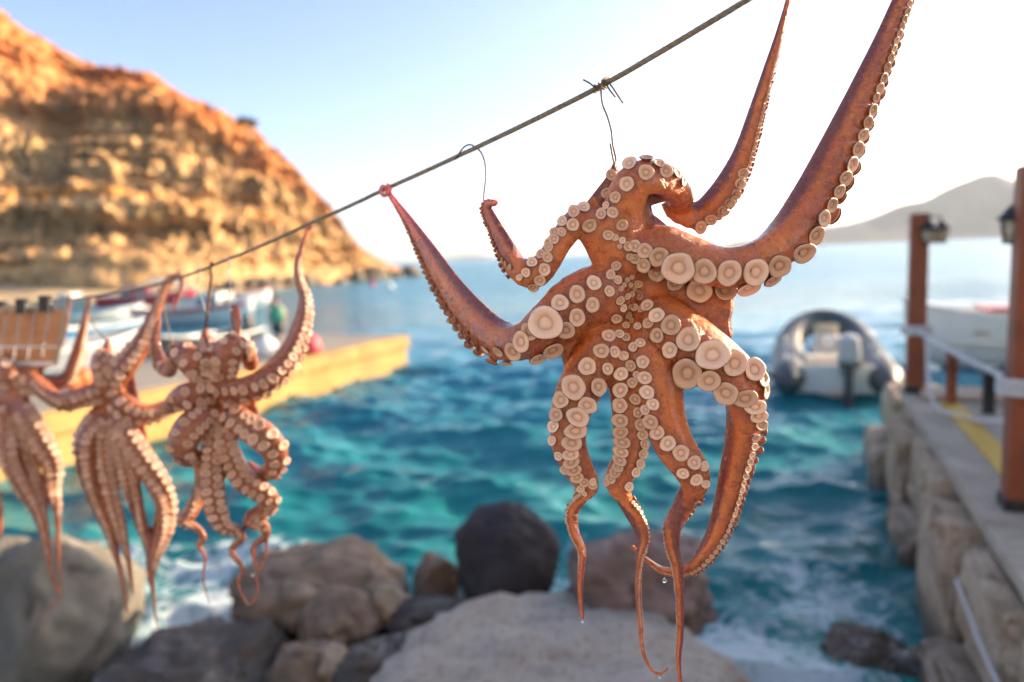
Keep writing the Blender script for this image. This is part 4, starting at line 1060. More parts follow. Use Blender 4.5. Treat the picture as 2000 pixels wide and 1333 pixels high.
C_up = cv([(385, 490, 20, 40, 0), (400, 430, 0, 48, -10), (440, 385, -8, 46, -20), (500, 312, -5, 38, -30), (535, 235, 5, 28, -40), (560, 165, 12, 20, -50), (585, 105, 20, 16, -60), (605, 78, 24, 15, -60), (630, 72, 20, 14, -60), (642, 90, 8, 10, -60), (630, 140, 5, 7, -60), (612, 190, 5, 5, -60)])
C_t = cv([(380, 480, 20, 40, 0), (368, 420, 0, 44, 0), (355, 372, -5, 36, 0), (368, 338, 5, 22, 0), (380, 305, 12, 9, 0)])
C_l = cv([(375, 490, 20, 36, 0), (330, 486, -2, 40, -20), (270, 502, -8, 38, -30), (215, 512, 0, 34, -35), (160, 485, 12, 26, -40), (120, 450, 25, 18, -40)])
C_r = cv([(390, 495, 20, 36, 0), (425, 520, -5, 46, 20), (480, 550, -12, 42, 30), (535, 552, -5, 36, 35), (590, 530, 10, 30, 40), (630, 505, 22, 22, 40)])
C_1 = cv([(375, 540, 15, 30, 0), (330, 590, -2, 42, 10), (300, 660, -8, 44, 30), (315, 770, -5, 38, 50), (350, 870, 0, 32, 60), (385, 960, 2, 24, 60), (410, 1060, 2, 14, 60), (432, 1150, 2, 8, 60), (450, 1262, 2, 4, 60)])
C_2 = cv([(382, 540, 15, 28, 0), (368, 640, -2, 32, 0), (372, 740, -5, 34, 0), (395, 850, -2, 30, 0), (425, 950, 2, 22, 20), (450, 1060, 2, 13, 40), (470, 1190, 2, 4, 40)])
C_3 = cv([(398, 550, 15, 30, 0), (425, 650, 0, 38, 0), (450, 760, 4, 38, 10), (480, 870, 6, 30, 30), (508, 970, 8, 22, 60), (528, 1040, 10, 14, 60), (535, 1110, 10, 8, 60)])
C_4 = cv([(405, 550, 15, 32, 0), (445, 630, -8, 44, 0), (500, 715, -14, 46, 0), (550, 790, -14, 44, -10), (578, 870, -8, 40, -35), (570, 960, -2, 38, -55), (545, 1040, 2, 30, -60), (532, 1110, 4, 18, -60), (540, 1200, 4, 8, -60), (556, 1325, 4, 3, -60)])
C_w = [(cp([(385, 500), (420, 400), (470, 400), (520, 640), (480, 660), (400, 620)]), 8, 6), (cp([(380, 520), (300, 600), (290, 700), (400, 760), (400, 600)]), 10, 6), (cp([(380, 305), (345, 350), (350, 440), (420, 440), (400, 360)]), 6, 6)]
u3 = [(0, .8, 8, 0.35, .45), (1, .8, 3, 0.36, .45), (2, .8, 5, 0.35, .42), (3, .6, 5, 0.38, .44), (4, .8, 6, 0.31, .46), (5, .5, 5, 0.41, .46), (6, .6, 5, 0.35, .46), (7, .6, 7, 0.35, .48)]
make_octopus('mauve octopus with long straight trailing arms, third along the cable', 1.84, [C_up, C_t, C_l, C_r, C_1, C_2, C_3, C_4], C_w, [cb((390, 490, 45), (62, 80, 55))], [], u3, SKIN_B, SUCK_B, h=1.6, k=9, fine=False, min_part=2.6)
D_r = cv([(50, 470, 20, 36, 0), (95, 445, -2, 42, 20), (140, 460, -8, 36, 30), (190, 498, -8, 32, 30), (245, 515, 0, 28, 30), (300, 500, 10, 18, 30)])
D_1 = cv([(35, 500, 15, 36, 0), (20, 600, -5, 46, 0), (40, 720, -8, 44, 20), (90, 820, -4, 36, 30), (130, 890, 0, 28, 40), (152, 960, 2, 20, 40), (168, 1050, 2, 13, 40), (188, 1140, 2, 8, 40), (210, 1205, 2, 5, 40), (185, 1232, 2, 4, 40), (140, 1285, 2, 3, 40)])
D_2 = cv([(55, 500, 15, 36, 0), (100, 580, -8, 46, 0), (150, 660, -12, 46, 0), (182, 740, -8, 38, -20), (178, 820, 0, 30, -40), (195, 868, 4, 22, -20), (202, 920, 6, 12, 0), (205, 1000, 6, 7, 0), (208, 1090, 6, 5, 0), (212, 1170, 6, 3, 0)])
D_3 = cv([(45, 500, 20, 34, 0), (85, 640, 12, 36, 0), (110, 760, 12, 32, 0), (140, 860, 12, 24, 0), (160, 960, 12, 12, 0), (175, 1060, 12, 5, 0)])
D_4 = cv([(30, 500, 20, 36, 0), (-30, 560, 0, 42, 0), (-60, 660, 0, 40, 0), (-40, 780, 2, 32, 0), (-10, 880, 4, 20, 0), (0, 980, 4, 8, 0)])
D_5 = cv([(60, 450, 30, 36, 0), (130, 440, 50, 30, 60), (185, 448, 70, 26, 80), (235, 435, 80, 26, 80), (270, 350, 90, 24, 80), (290, 270, 95, 17, 80), (305, 195, 100, 11, 80), (314, 150, 100, 8, 80)])
D_6 = cv([(45, 450, 20, 38, 0), (90, 410, 40, 34, 0), (150, 380, 60, 24, 60), (195, 330, 80, 20, 80), (222, 260, 90, 15, 80), (240, 180, 95, 9, 80), (244, 140, 95, 6, 80)])
D_7 = cv([(40, 470, 20, 38, 0), (20, 420, 0, 46, 0), (0, 390, 10, 40, 0), (-30, 360, 20, 28, 0)])
D_w = [(cp([(-20, 420), (80, 400), (110, 600), (0, 640)]), 8, 8)]
u4 = [(0, .6, 5, 0.36, .44), (1, .8, 6, 0.32, .46), (2, .6, 6, 0.35, .48), (3, .6, 4, 0.38, .45), (4, .6, 4, 0.36, .45), (5, 2, 6, 0.33, .4), (6, 2, 6, 0.33, .4), (7, .6, 3, 0.38, .5)]
make_octopus('mauve octopus hanging farthest off at the left edge below the wooden panel', 2.24, [D_r, D_1, D_2, D_3, D_4, D_5, D_6, D_7], D_w, [cb((45, 470, 45), (66, 80, 55))], [], u4, SKIN_B, SUCK_B, h=1.6, k=9, fine=False, min_part=2.4)

# ================================================================== CABLE, HOOKS AND LINES
M_CABLE = noisy('weathered_steel', [(0.3, (0.16, 0.13, 0.095)), (0.55, (0.30, 0.25, 0.185)), (0.8, (0.42, 0.36, 0.28))], 180, 5, 0.55, 0.3, 0.0006, spec=0.3, metal=0.0)
M_WIRE = noisy('rusty_wire', [(0.3, (0.085, 0.055, 0.035)), (0.55, (0.19, 0.135, 0.085)), (0.8, (0.30, 0.21, 0.13))], 150, 5, 0.5, 0.25, 0.0004, metal=0.4)
M_GALV = noisy('galvanised_wire', [(0.3, (0.36, 0.38, 0.40)), (0.7, (0.56, 0.57, 0.58))], 120, 4, 0.4, 0.15, 0.0004, metal=0.5)
cpts = [(1760, -176), (1600, -82), (1460, 0), (1320, 84), (1180, 165), (1040, 236), (910, 298), (830, 335), (750, 371), (680, 404), (605, 437), (520, 476), (435, 511), (380, 533), (330, 549), (255, 567), (175, 580), (90, 590), (0, 599), (-120, 610), (-300, 622)]
cable_w = np.array([at(x, y, zc(x)) for x, y in cpts])
CR = 0.0036
S_, _ = catmull(cable_w, per=14)
acc = np.r_[0, np.cumsum(np.linalg.norm(np.diff(S_, axis=0), axis=1))]
N_ = int(acc[-1] / 0.0035); t_ = np.linspace(0, acc[-1], N_)
Qc = np.stack([np.interp(t_, acc, S_[:, k]) for k in range(3)], -1)
mb = MB()
for st in range(6):
    out = []
    for i in range(N_):
        T = Vector(Qc[min(i + 1, N_ - 1)] - Qc[max(i - 1, 0)]).normalized(); uu = T.cross(Vector((0, 0, 1))).normalized(); ww = T.cross(uu)
        a = 2 * math.pi * (t_[i] / 0.052 + st / 6)
        out.append(Vector(Qc[i]) + (uu * math.cos(a) + ww * math.sin(a)) * CR * 0.62)
    mb.tube(out, CR * 0.36, 6)
mb.tube([Vector(q) for q in Qc[::6]], CR * 0.45, 6)
mb.build('cable', M_CABLE, label='twisted steel cable stretched across the picture holding the octopuses', cat='cable')
def wire(name, pts, r, mat, label, cat='hook', group='wire hooks on the cable', n=8, per=8):
    """pts: (px, py, mm nearer the viewer than the cable)"""
    W = [at(x, y, zc(x) - d / 1000.0) if not isinstance(d, tuple) else at(x, y, d[0]) for x, y, d in pts]
    S2, _ = catmull(np.array(W), per=per)
    return MB().tube([Vector(p) for p in S2], r, n).build(name, mat, label=label, cat=cat, group=group)
def wrap(px0, px1, turns, rad, ph=0.0, n=12):
    """turns of wire round the cable between two photo columns, as (world) points"""
    out = []
    for i in range(int(turns * n) + 1):
        f = i / (turns * n); x = px0 + (px1 - px0) * f
        y = np.interp(x, [p[0] for p in cpts[::-1]], [p[1] for p in cpts[::-1]])
        c_ = Vector(at(x, y, zc(x))); T = Vector(at(x + 5, y - 2.6, zc(x + 5)) - np.array(c_)).normalized()
        uu = T.cross(Vector((0, 0, 1))).normalized(); ww = T.cross(uu); a = ph + 2 * math.pi * turns * f
        out.append(c_ + (uu * math.cos(a) + ww * math.sin(a)) * rad)
    return out
wr = 0.00115
hk = wrap(1160, 1174, 2.0, CR + wr, 0.5) + wrap(1176, 1186, 2.0, CR + wr * 1.8, 0.2)
mb = MB(); mb.tube(hk, wr, 7)
tail = [Vector(at(x, y, d)) for x, y, d in ((1163, 172, .874), (1152, 163, .868), (1139, 156, .866))]
mb.tube(tail, wr, 7)
for pts in (((1188, 160, .868), (1197, 172, .86), (1208, 189, .858), (1217, 202, .858)), ((1183, 164, .866), (1192, 178, .862), (1202, 190, .862))):
    mb.tube([Vector(at(*p)) for p in pts], wr, 7)
Sx, _ = catmull(np.array([at(*p) for p in ((1196, 156, .876), (1186, 152, .868), (1177, 158, .862), (1174, 176, .86), (1177, 204, .86), (1187, 230, .858), (1194, 256, .856), (1197, 284, .853), (1202, 306, .849), (1203, 316, .843), (1200, 318, .839), (1197, 308, .838), (1194, 292, .838), (1192, 281, .838))]), per=8)
mb.tube([Vector(p) for p in Sx], wr * 1.1, 8)
mb.build('wire_hook', M_WIRE, label='rusty wire hook piercing the top of the large octopus', cat='hook', group='wire hooks on the cable')
wire('wire_hook', [(890, 312, 4), (897, 300, 6), (906, 288, 4), (918, 283, -3), (930, 289, -5), (940, 299, 4), (947, 318, 12), (949, 345, 20), (946, 372, 26), (945, 392, 28), (950, 402, 26), (960, 400, 22), (971, 393, 20)], 0.00125, M_WIRE, 'curved rusty wire holding up the small curled arm left of the large octopus')
# lines holding the smaller octopuses
wire('tie_cord', [(416, 512, 6), (412, 522, 10), (413, 545, 14), (408, 575, 18), (405, 610, 20), (402, 640, 16), (401, 655, 8)], 0.0032, noisy('brown_cord', [(0.3, (0.10, 0.05, 0.03)), (0.7, (0.20, 0.11, 0.07))], 200, 4, 0.9, 0.4, 0.001), 'brown cord holding the top of the mid sized curled octopus', 'cord', 'ties')
wire('wire_hook', [(441, 507, 3), (446, 505, 6), (448, 512, 8), (446, 530, 8), (450, 552, 8), (448, 575, 6), (447, 600, 0), (452, 606, -30)], 0.0014, M_GALV, 'bright straight wire hook above the folded arm strip of the curled octopus')
wire('wire_hook', [(385, 528, 4), (390, 526, 6), (388, 540, 10), (383, 560, 12), (392, 580, 12), (403, 612, 10)], 0.0013, M_GALV, 'thin bright wire loop beside the brown cord')
wire('wire_hook', [(300, 560, 4), (306, 556, 5), (312, 575, 8), (318, 590, 8), (322, 612, 6), (330, 650, 0), (337, 680, -10)], 0.0014, M_WIRE, 'thin dark wire hanging just left of the curled octopus')
wire('wire_hook', [(172, 582, 4), (177, 580, 6), (175, 600, 8), (176, 622, 8), (190, 645, 8), (205, 663, 6), (211, 672, 6)], 0.0016, M_WIRE, 'bent wire holding the top of the straight armed octopus')

# hung wooden panel with its pegs
M_PAN = noisy('honey_wood', [(0.3, (0.40, 0.17, 0.07)), (0.6, (0.60, 0.29, 0.13)), (0.8, (0.70, 0.38, 0.19))], 8, 6, 0.7, 0.2, 0.003)
pc = Vector(at(28, 655, 2.27)); sc_ = 2.27 / FPX
pn = empty('hanging_panel', pc, 'honey brown slatted panel with pale frame pegged to the cable at far left', 'panel')
def pl(x, y, d=0.0): return Vector(at(x, y, 2.27 + d)) - pc
def slab(name, quad, th, mat, parent):
    mb = MB(); a = [pl(x, y, -th / 2) for x, y in quad]; b_ = [pl(x, y, th / 2) for x, y in quad]
    A_ = [mb.bm.verts.new(v) for v in a]; B_ = [mb.bm.verts.new(v) for v in b_]
    mb.bm.faces.new(A_); mb.bm.faces.new(B_[::-1])
    for k in range(4): mb.bm.faces.new((A_[k], A_[(k + 1) % 4], B_[(k + 1) % 4], B_[k]))
    return mb.build(name, mat, parent)
for i in range(7):
    f0, f1 = i / 7, (i + 0.93) / 7
    slab('slat', [(-70 + 196 * f0, 606), (-70 + 196 * f1, 606), (-82 + 190 * f1, 710), (-82 + 190 * f0, 710)], 0.008 + 0.002 * (i % 2), M_PAN, pn)
slab('rail', [(-74, 600), (130, 600), (129, 609), (-74, 609)], 0.016, M_PALE, pn)
slab('rail', [(-86, 706), (112, 706), (110, 716), (-86, 716)], 0.016, M_WASH, pn)
slab('rail', [(-78, 676), (117, 676), (117, 680), (-78, 680)], 0.014, M_WASH, pn)
slab('stile', [(124, 604), (133, 604), (113, 712), (105, 712)], 0.018, M_PALE, pn)
for i, x in enumerate((4, 44, 90)):
    y = np.interp(x, [0, 175], [599, 580]); p = Vector(at(x, y + 4, zc(x) - 0.004))
    e = empty('peg', p, ('leftmost', 'middle', 'rightmost')[i] + ' black peg on the cable above the wooden panel', 'peg', 'pegs on the cable')
    for s_ in (-1, 1): MB().box((0, s_ * 0.008, 0), (0.032, 0.008, 0.05), rx=R(6 * s_), bev=0.002).build('jaw', M_BLK, e)
    MB().tube([Vector((-0.017, 0, 0.004)), Vector((0.017, 0, 0.004))], 0.006, 8).build('spring', M_GALV, e)

# ================================================================== THE JETTY AND THE BOATS
M_OCH = noisy('sunlit_ochre_concrete', [(0.3, (0.24, 0.145, 0.055)), (0.5, (0.38, 0.235, 0.075)), (0.75, (0.48, 0.32, 0.125))], 1.2, 7, 0.85, 0.3, 0.03)  # golden sunlight is put into the ochre of the jetty side
M_JTOP = noisy('jetty_deck', [(0.3, (0.20, 0.18, 0.155)), (0.7, (0.30, 0.27, 0.23))], 1.0, 7, 0.9, 0.3, 0.02)
J0 = onz(800, 716, 0); J1 = onz(0, 950, 0)
jd = (J1 - J0).normalized(); jn = Vector((jd.y, -jd.x, 0))
if jn.x > 0: jn = -jn                                            # away from the open water side
JT = 0.74
jet = empty('jetty', J0, 'low jetty with ochre side lit by the sun running out into the bay', 'jetty')
def jq(s, o, z): return jd * s + jn * o + Vector((0, 0, z))
JL = (J1 - J0).length + 4
jr = math.atan2(jd.y, jd.x)
MB().box(jq(JL / 2, 1.6, -0.2 + JT / 2 - 0.05), (JL, 3.1, JT + 0.5 - 0.1), rz=jr, bev=0.03).build('base', M_OCH, jet)
s = 0; i = 0
while s < JL - 0.1:
    L_ = min(1.9, JL - s)
    MB().box(jq(s + L_ / 2, 0.06, JT - 0.13), (L_ - 0.02, 0.22, 0.30), rz=jr, bev=0.02).build('kerb_block', M_OCH, jet)
    MB().box(jq(s + L_ / 2, 1.72, JT - 0.03), (L_ - 0.02, 2.94, 0.10), rz=jr, bev=0.01).build('slab', M_JTOP, jet)
    s += L_

def paint(name, c_, rough=0.35):
    return noisy(name, [(0.3, tuple(x * 0.86 for x in c_)), (0.7, c_)], 3, 5, rough, 0.05, 0.01)
P_WHITE = paint('white_gelcoat', (0.78, 0.77, 0.74)); P_RED = paint('red_paint', (0.52, 0.035, 0.045)); P_GREY = paint('grey_paint', (0.40, 0.42, 0.44)); P_ORA = paint('orange_plastic', (0.72, 0.15, 0.03), 0.5)
P_PINK = paint('red_buoy', (0.62, 0.08, 0.11), 0.5); P_GREEN = paint('green_plastic', (0.06, 0.36, 0.20), 0.5); P_WOOD = noisy('varnished_wood', [(0.3, (0.26, 0.14, 0.06)), (0.7, (0.42, 0.25, 0.12))], 6, 5, 0.5, 0.2, 0.01)
P_DARK = paint('dark_paint', (0.05, 0.055, 0.06)); P_CREAM = paint('cream_paint', (0.70, 0.62, 0.48)); P_BLUE = paint('blue_paint_hull', (0.08, 0.25, 0.42))
def hull_pts(L, W, Hh, sheer=0.25, ns=18, nr=9, flare=0.7, stern=0.8):
    rows = []
    for i in range(ns):
        t = i / (ns - 1); x = -L / 2 + L * t
        b_ = W / 2 * (stern + (1 - stern) * min(1, t * 3)) * (1 - max(0, (t - 0.45) / 0.55) ** 2.2)
        top = Hh * (1 + sheer * (2 * t - 0.7) ** 2 * (1 if t > .35 else .5)); kz = -0.25 * Hh + (Hh * 0.6) * max(0, (t - 0.75) / 0.25) ** 2
        row = []
        for j in range(nr):
            a = (j / (nr - 1)) * 2 - 1
            w_ = abs(a) ** flare * math.copysign(1, a)
            row.append(Vector((x + 0.12 * L * max(0, t - .8) * abs(a) , b_ * w_, kz + (top - kz) * abs(a) ** 1.8)))
        rows.append(row)
    return rows
def boat(name, label, loc, rz, L, W, Hh, hull, rim, inner, cabin=None, canopy=None, engine=False, stripe=None, group='boats moored in the bay', cat='boat'):
    t = empty(name, loc, label, cat, group, rz)
    R_ = hull_pts(L, W, Hh)
    mb = MB().grid(R_)
    mb.bm.faces.new([mb.bm.verts[i] for i in range(0)] or [mb.bm.verts.new(p + Vector((0.001, 0, 0))) for p in R_[0]])
    hl = mb.build('hull', hull, t)
    MB().tube([r[0] for r in R_] + [R_[-1][-1]] , 0.03 + 0.008 * L / 4, 6).build('gunwale', rim, t)
    MB().tube([r[-1] for r in R_], 0.03 + 0.008 * L / 4, 6).build('gunwale', rim, t)
    if stripe:
        for e in (0, -1): MB().tube([r[e] + Vector((0, math.copysign(0.015, r[e].y) if abs(r[e].y) > .01 else 0, -0.14 * Hh - 0.05)) for r in R_[:-1]], 0.055 * Hh + 0.03, 6).build('stripe', stripe, hl)
    # sole and thwarts
    MB().grid([[Vector((r[0].x * 0.97, r[k].y * 0.93, r[0].z * 0 + Hh * 0.45)) for k in (0, 4, 8)] for r in R_[:-2]]).build('sole', inner, t)
    for k in (5, 9, 12):
        r = R_[k]; MB().box((r[0].x, 0, Hh * 0.72), (0.26, abs(r[0].y) * 1.82, 0.04), bev=0.008).build('thwart', P_WOOD, t)
    if cabin:
        cx, cl, cw, ch, cm, rm = cabin
        MB().box((cx, 0, Hh * 0.6 + ch / 2), (cl, cw, ch), bev=0.05, taper=0.9).build('cabin', cm, t)
        MB().box((cx, 0, Hh * 0.6 + ch + 0.03), (cl * 1.08, cw * 1.08, 0.06), bev=0.02).build('cabin_roof', rm, t)
        for sy in (-1, 1):
            for kx in (-0.22, 0.22): MB().box((cx + kx * cl, sy * cw * 0.478, Hh * 0.6 + ch * 0.62), (cl * 0.3, 0.03, ch * 0.32), rx=R(3 * sy), bev=0.006).build('window', P_DARK, t)
        MB().box((cx + cl * .475, 0, Hh * 0.6 + ch * 0.62), (0.03, cw * 0.7, ch * 0.32), bev=0.006).build('window', P_DARK, t)
    if canopy:
        cx, cl, cw, z0, cm = canopy
        pts = [[Vector((cx + cl * (i / 6 - .5), cw * (j / 6 - .5), z0 + 0.12 * (1 - (2 * j / 6 - 1) ** 2) - 0.03 * (2 * i / 6 - 1) ** 2)) for j in range(7)] for i in range(7)]
        m2 = MB().grid(pts); bmesh.ops.solidify(m2.bm, geom=list(m2.bm.faces), thickness=0.02)
        cn = m2.build('canopy', cm, t)
        for sx in (-1, 1):
            for sy in (-1, 1): MB().tube([Vector((cx + sx * cl * .47, sy * cw * .46, Hh * 0.8)), Vector((cx + sx * cl * .47, sy * cw * .46, z0 - .02))], 0.022, 6).build('canopy_pole', M_GALV, t)
    if engine:
        en_ = MB().box((-L / 2 - 0.12, 0, Hh + 0.22), (0.34, 0.30, 0.42), bev=0.09, taper=0.82).build('outboard_motor', P_DARK, t)
        MB().box((-L / 2 - 0.12, 0, Hh * .4), (0.12, 0.09, Hh * 1.2 + .2), bev=0.02).build('leg', P_DARK, en_)
    return t
# fishing boats at the head of the bay
p = onz(385, 636, 0); boat('fishing_boat', 'white fishing boat with red topsides and cream awning below the headland', p + Vector((0, 0, 0.1)), R(-12), 5.8, 1.9, 0.75, P_WHITE, P_WHITE, P_CREAM, cabin=(1.0, 1.3, 1.2, 0.9, P_WHITE, P_CREAM), canopy=(-1.1, 2.4, 1.6, 1.9, P_CREAM), stripe=P_RED)
p = onz(290, 607, 0); boat('fishing_boat', 'red hulled fishing boat moored behind the white one', p + Vector((0, 0, 0.1)), R(8), 6.0, 2.0, 0.95, P_RED, P_WHITE, P_CREAM, cabin=(-0.6, 1.9, 1.3, 0.9, P_RED, P_WHITE), canopy=(1.4, 1.9, 1.6, 1.9, P_WHITE))
p = onz(188, 632, 0); boat('rowing_boat', 'small white rowing boat left of the fishing boats', p + Vector((0, 0, 0.08)), R(30), 4.4, 1.6, 0.6, P_WHITE, P_BLUE, P_CREAM)
p = onz(130, 612, 0); boat('rowing_boat', 'small cream boat close to the beach', p + Vector((0, 0, 0.08)), R(-20), 4.6, 1.7, 0.7, P_CREAM, P_WHITE, P_WHITE, cabin=(0.4, 1.2, 1.0, 0.8, P_WHITE, P_WHITE))
p = onz(440, 605, 0); boat('rowing_boat', 'small white boat at the right end of the moored fishing boats', p + Vector((0, 0, 0.08)), R(15), 5.4, 1.8, 0.8, P_WHITE, P_RED, P_CREAM)
p = onz(325, 770, 0); boat('dinghy', 'grey dinghy with white gunwale moored inside the jetty', p + Vector((0, 0, 0.15)) + jn * 3.4, jr + R(172), 4.2, 1.7, 0.75, P_GREY, P_WHITE, P_GREY)
p = onz(525, 712, 0); boat('dinghy', 'small dark dinghy with white seats lying beyond the jetty', p + Vector((0, 0, 0.10)) + jn * 2.2, jr + R(10), 3.6, 1.5, 0.6, P_DARK, P_WHITE, P_WHITE, engine=True)
p = onz(215, 668, 0); boat('rowing_boat', 'pale blue rowing boat in the calm brown water', p + Vector((0, 0, 0.08)), R(60), 3.8, 1.5, 0.55, P_BLUE, P_WHITE, P_WHITE)
def buoy(px, py, z, r, mat, label, name='buoy', y=None):
    p = onz(px, py, z)
    t = empty(name, p, label, 'buoy', 'buoys')
    MB().lathe([(0, -r), (r * .5, -r * .86), (r * .87, -r * .5), (r, 0), (r * .87, r * .5), (r * .5, r * .86), (r * .2, r * .98), (0, r)], 18).build('float', mat, t)
    mb = MB(); mb.lathe([(r * .22, r * .9), (r * .22, r * 1.15), (r * .12, r * 1.25), (0, r * 1.25)], 10); mb.build('eye', mat, t)
    return t
buoy(606, 676, 0.92, 0.22, P_PINK, 'red ball buoy lying on the jetty near its outer end')
buoy(520, 682, 0.92, 0.24, P_WHITE, 'white ball buoy lying on the jetty')
buoy(160, 738, 0.88, 0.15, P_ORA, 'orange ball buoy, right one of the pair on the jetty')
buoy(140, 746, 0.88, 0.13, P_ORA, 'orange ball buoy, left one of the pair on the jetty')
buoy(728, 556, 0.1, 0.35, P_PINK, 'pinkish buoy floating off the headland tip')
buoy(762, 561, 0.1, 0.35, P_WHITE, 'white buoy floating off the headland tip')
# person in green standing on the jetty
def person(px, py, zf, label):
    p = onz(px, py, zf); t = empty('person', p, label, 'person')
    def skin_chain(nodes, edges, mat, name):
        me = bpy.data.meshes.new(name); me.from_pydata([n[0] for n in nodes], edges, [])
        o = put(name, me, mat, t)
        md = o.modifiers.new('skin', 'SKIN'); me.skin_vertices.new() if not me.skin_vertices else None
        for i, n in enumerate(nodes): me.skin_vertices[0].data[i].radius = (n[1], n[1] * 0.85)
        me.skin_vertices[0].data[0].use_root = True
        s2 = o.modifiers.new('sub', 'SUBSURF'); s2.levels = 2; s2.render_levels = 2
        return o
    sk = noisy('skin_tone', [(0.3, (0.42, 0.24, 0.16)), (0.7, (0.50, 0.30, 0.20))], 8, 3, 0.6, 0)
    nodes = [((0, 0, .92), .14), ((0, 0, 1.15), .13), ((0, 0, 1.38), .16), ((0, 0, 1.50), .065), ((0, -.01, 1.60), .085), ((0, -.01, 1.72), .08),
             ((.19, 0, 1.40), .06), ((.24, .02, 1.14), .045), ((.22, -.12, .94), .035), ((.21, -.18, .87), .04), ((-.19, 0, 1.40), .06), ((-.25, .02, 1.14), .045), ((-.24, -.08, .92), .035), ((-.23, -.12, .84), .04),
             ((.10, 0, .84), .10), ((.11, -.01, .48), .065), ((.11, .02, .10), .045), ((.12, -.13, .05), .04), ((-.10, 0, .84), .10), ((-.12, -.01, .48), .065), ((-.12, .02, .10), .045), ((-.13, -.13, .05), .04)]
    e = [(0, 1), (1, 2), (2, 3), (3, 4), (4, 5), (2, 6), (6, 7), (7, 8), (8, 9), (2, 10), (10, 11), (11, 12), (12, 13), (0, 14), (14, 15), (15, 16), (16, 17), (0, 18), (18, 19), (19, 20), (20, 21)]
    skin_chain(nodes, e, sk, 'body')
    MB().lathe([(0, 1.46), (.10, 1.46), (.21, 1.40), (.205, 1.15), (.19, .95), (.20, .88), (0.0, .88)], 20).build('shirt', P_GREEN, t).scale = (1.05, .78, 1)
    MB().lathe([(0, .93), (.19, .93), (.20, .78), (.16, .62), (0, .60)], 20).build('trousers', P_DARK, t).scale = (1.05, .85, 1)
    MB().lathe([(.105, 1.66), (.112, 1.74), (.09, 1.82), (.04, 1.85), (0, 1.855)], 16).build('hair', P_DARK, t)
    return t
person(548, 690, 0.76 - 0.9, 'person in a green top in the dinghy beyond the jetty')

# ------------------------------------------------------------------ inflatable boat by the quay
def rib():
    st = onz(1632, 778, 0.0)
    bow_dir = Vector((0.40, 1, 0)).normalized(); rz = math.atan2(bow_dir.y, bow_dir.x)
    t = empty('inflatable_boat', st, 'grey inflatable boat with outboard motor seen from behind beyond the quay', 'boat', None, rz)
    M_TUBE = paint('grey_hypalon', (0.055, 0.068, 0.08), 0.5); M_HUL = P_WHITE
    W, L = 0.70, 4.3; r = 0.265
    path = []
    for s_ in np.linspace(0, 1, 12): path.append((0.0 + s_ * 2.7, W, 0.33 + 0.10 * s_ ** 2))
    for a in np.linspace(0, math.pi, 18)[1:-1]: path.append((2.7 + 1.45 * math.sin(a), W * math.cos(a), 0.43 + 0.40 * math.sin(a) ** 1.3))
    for s_ in np.linspace(1, 0, 12): path.append((0.0 + s_ * 2.7, -W, 0.33 + 0.10 * s_ ** 2))
    pts = [Vector((-0.5, W, 0.30)), Vector((-0.32, W, .31))] + [Vector(p) for p in path] + [Vector((-0.32, -W, .31)), Vector((-0.5, -W, 0.30))]
    n = len(pts); rad = [0.06, 0.17] + [r] * (n - 4) + [0.17, 0.06]
    tb = MB().tube(pts, rad, 18).build('tube', M_TUBE, t)
    for sg in (1, -1):
        MB().tube([Vector((x, sg * (W + r * 0.97), z)) for x, _, z in path[:12]], 0.035, 6).build('rubbing_strake', P_DARK, tb)
        MB().tube([Vector((x + .1, sg * (W + .05), z + r + .03 - .06 * ((i % 4) in (0, 3)))) for i, (x, _, z) in enumerate(path[:12])], 0.012, 6).build('grab_line', M_ROPE, tb)
        for i in (2, 6, 10): MB().box((path[i][0], sg * (W + .02), path[i][2] + r * .985), (0.20, 0.16, 0.02), bev=0.004).build('patch', P_DARK, tb)
    MB().grid([[Vector((x, w * (W * 1.0) * min(1, (4.1 - x) / 1.4) , 0.02 + 0.16 * abs(w) + 0.35 * max(0, (x - 2.6) / 1.5) ** 2)) for w in (-1, -.5, 0, .5, 1)] for x in np.linspace(-0.05, 4.05, 12)]).build('hull', M_HUL, t)
    MB().box((-0.03, 0, 0.32), (0.06, 1.22, 0.46), bev=0.01).build('transom', P_WHITE, t)
    MB().box((1.6, 0, 0.14), (3.0, 1.15, 0.03)).build('sole', P_CREAM, t)
    con = MB().box((1.7, 0.05, 0.50), (0.5, 0.5, 0.66), bev=0.06, taper=0.86).build('console', P_WHITE, t)
    MB().box((1.88, 0.05, 0.92), (0.025, 0.42, 0.20), ry=R(-18), bev=0.004).build('windscreen', M_LGL, con)
    MB().tube([Vector((1.40 + 0.05 * math.cos(a), 0.05 + 0.17 * math.sin(a), 0.74 + 0.16 * math.cos(a))) for a in np.linspace(0, 2 * math.pi, 19)[:-1]], 0.014, 6, closed=True).build('steering_wheel', P_DARK, con)
    MB().box((0.85, 0.05, 0.36), (0.45, 0.85, 0.42), bev=0.05).build('seat', P_CREAM, t)
    eng = MB().box((-0.30, -0.16, 0.86), (0.50, 0.34, 0.44), bev=0.11, taper=0.80).build('outboard_motor', P_GREY, t)
    MB().box((-0.30, -0.16, 0.63), (0.46, 0.32, 0.08), bev=0.02).build('cowl_base', P_DARK, eng)
    MB().box((-0.32, -0.16, 0.28), (0.20, 0.13, 0.72), bev=0.04).build('leg', P_DARK, eng)
    MB().box((-0.16, -0.16, 0.50), (0.16, 0.26, 0.18), bev=0.02).build('bracket', P_GREY, eng)
    MB().tube([Vector((-0.1, -0.16, 0.72)), Vector((0.25, -0.12, 0.80)), Vector((0.45, -0.10, 0.80))], 0.025, 8).build('tiller', P_DARK, eng)
    return t
rib()
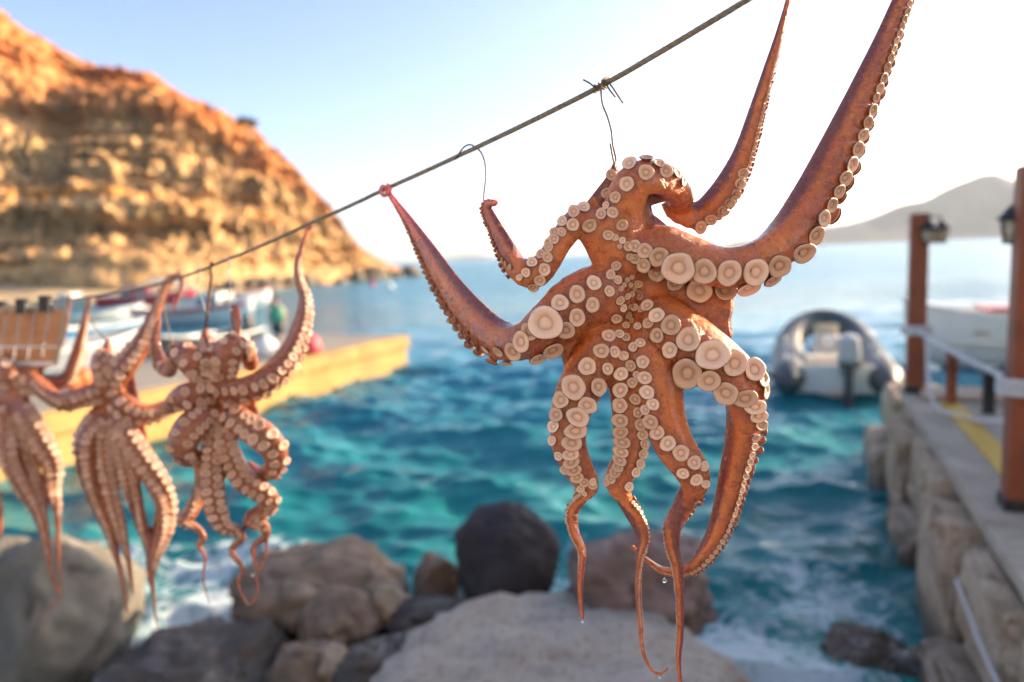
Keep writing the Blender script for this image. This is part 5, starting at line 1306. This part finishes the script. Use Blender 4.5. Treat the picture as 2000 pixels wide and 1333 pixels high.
buoy(1655, 760, 0.12, 0.16, P_ORA, 'orange buoy floating at the stern of the inflatable boat')
# white motor boat beyond the quay
p = onz(1985, 742, 0.0)
boat('motor_boat', 'white motor boat with dark red canopy moored behind the lamp posts', p + Vector((0.95, 1.2, 0.10)), R(160), 3.8, 1.7, 0.85, P_WHITE, P_WHITE, P_CREAM, cabin=(0.1, 1.1, 0.9, 0.5, P_CREAM, P_RED), canopy=(-0.9, 1.2, 1.3, 1.40, P_RED), engine=True)

# ------------------------------------------------------------------ thorny shrubs on the crest of the headland
M_LEAF = noisy('shrub_leaf', [(0.3, (0.035, 0.05, 0.022)), (0.7, (0.08, 0.10, 0.045))], 3, 4, 0.8, 0)
def shrub(px, py, y, s_, label, seed):
    p = ony(px, py, y); t = empty('shrub', p, label, 'shrub', 'shrubs on the headland')
    rr = random.Random(seed); mb = MB()
    for k in range(6):
        a = rr.uniform(0, 6.28); mb.tube([Vector((0, 0, -0.3)), Vector((math.cos(a) * .3, math.sin(a) * .3, .5)) * s_, Vector((math.cos(a) * .6, math.sin(a) * .6, rr.uniform(.7, 1.2))) * s_], [.07 * s_, .05 * s_, .02 * s_], 5)
    mb.build('stem', P_WOOD, t)
    V = []; Fq = []
    for k in range(700):
        c_ = Vector((rr.gauss(0, .45), rr.gauss(0, .45), abs(rr.gauss(.65, .35)))) * s_
        n_ = Vector((rr.gauss(0, 1), rr.gauss(0, 1), rr.gauss(0, 1))).normalized(); u_ = n_.orthogonal() * .13 * s_; v_ = n_.cross(u_)
        b0 = len(V); V += [tuple(c_ - u_), tuple(c_ + v_ * .6), tuple(c_ + u_), tuple(c_ - v_ * .6)]; Fq.append((b0, b0 + 1, b0 + 2, b0 + 3))
    me = np_mesh('foliage', V, Fq, False); put('foliage', me, M_LEAF, t)
shrub(489, 249, 120, 1.1, 'dark shrub standing on the shoulder of the headland skyline', 1)
shrub(473, 240, 121, 0.7, 'smaller dark shrub just left of the skyline shrub', 2)

# ------------------------------------------------------------------ the sea air
m = bpy.data.materials.new('sea_air'); m.use_nodes = True
nt = m.node_tree; nt.nodes.remove(nt.nodes['Principled BSDF'])
pv = nd(nt, 'ShaderNodeVolumePrincipled'); pv.inputs['Color'].default_value = (0.88, 0.94, 1.0, 1)
pv.inputs['Density'].default_value = 0.00017; pv.inputs['Anisotropy'].default_value = 0.2
nt.links.new(pv.outputs[0], nt.nodes['Material Output'].inputs['Volume'])
MB().box((0, 1500, 79.5), (7600, 4400, 165)).build('haze', m, kind='stuff')
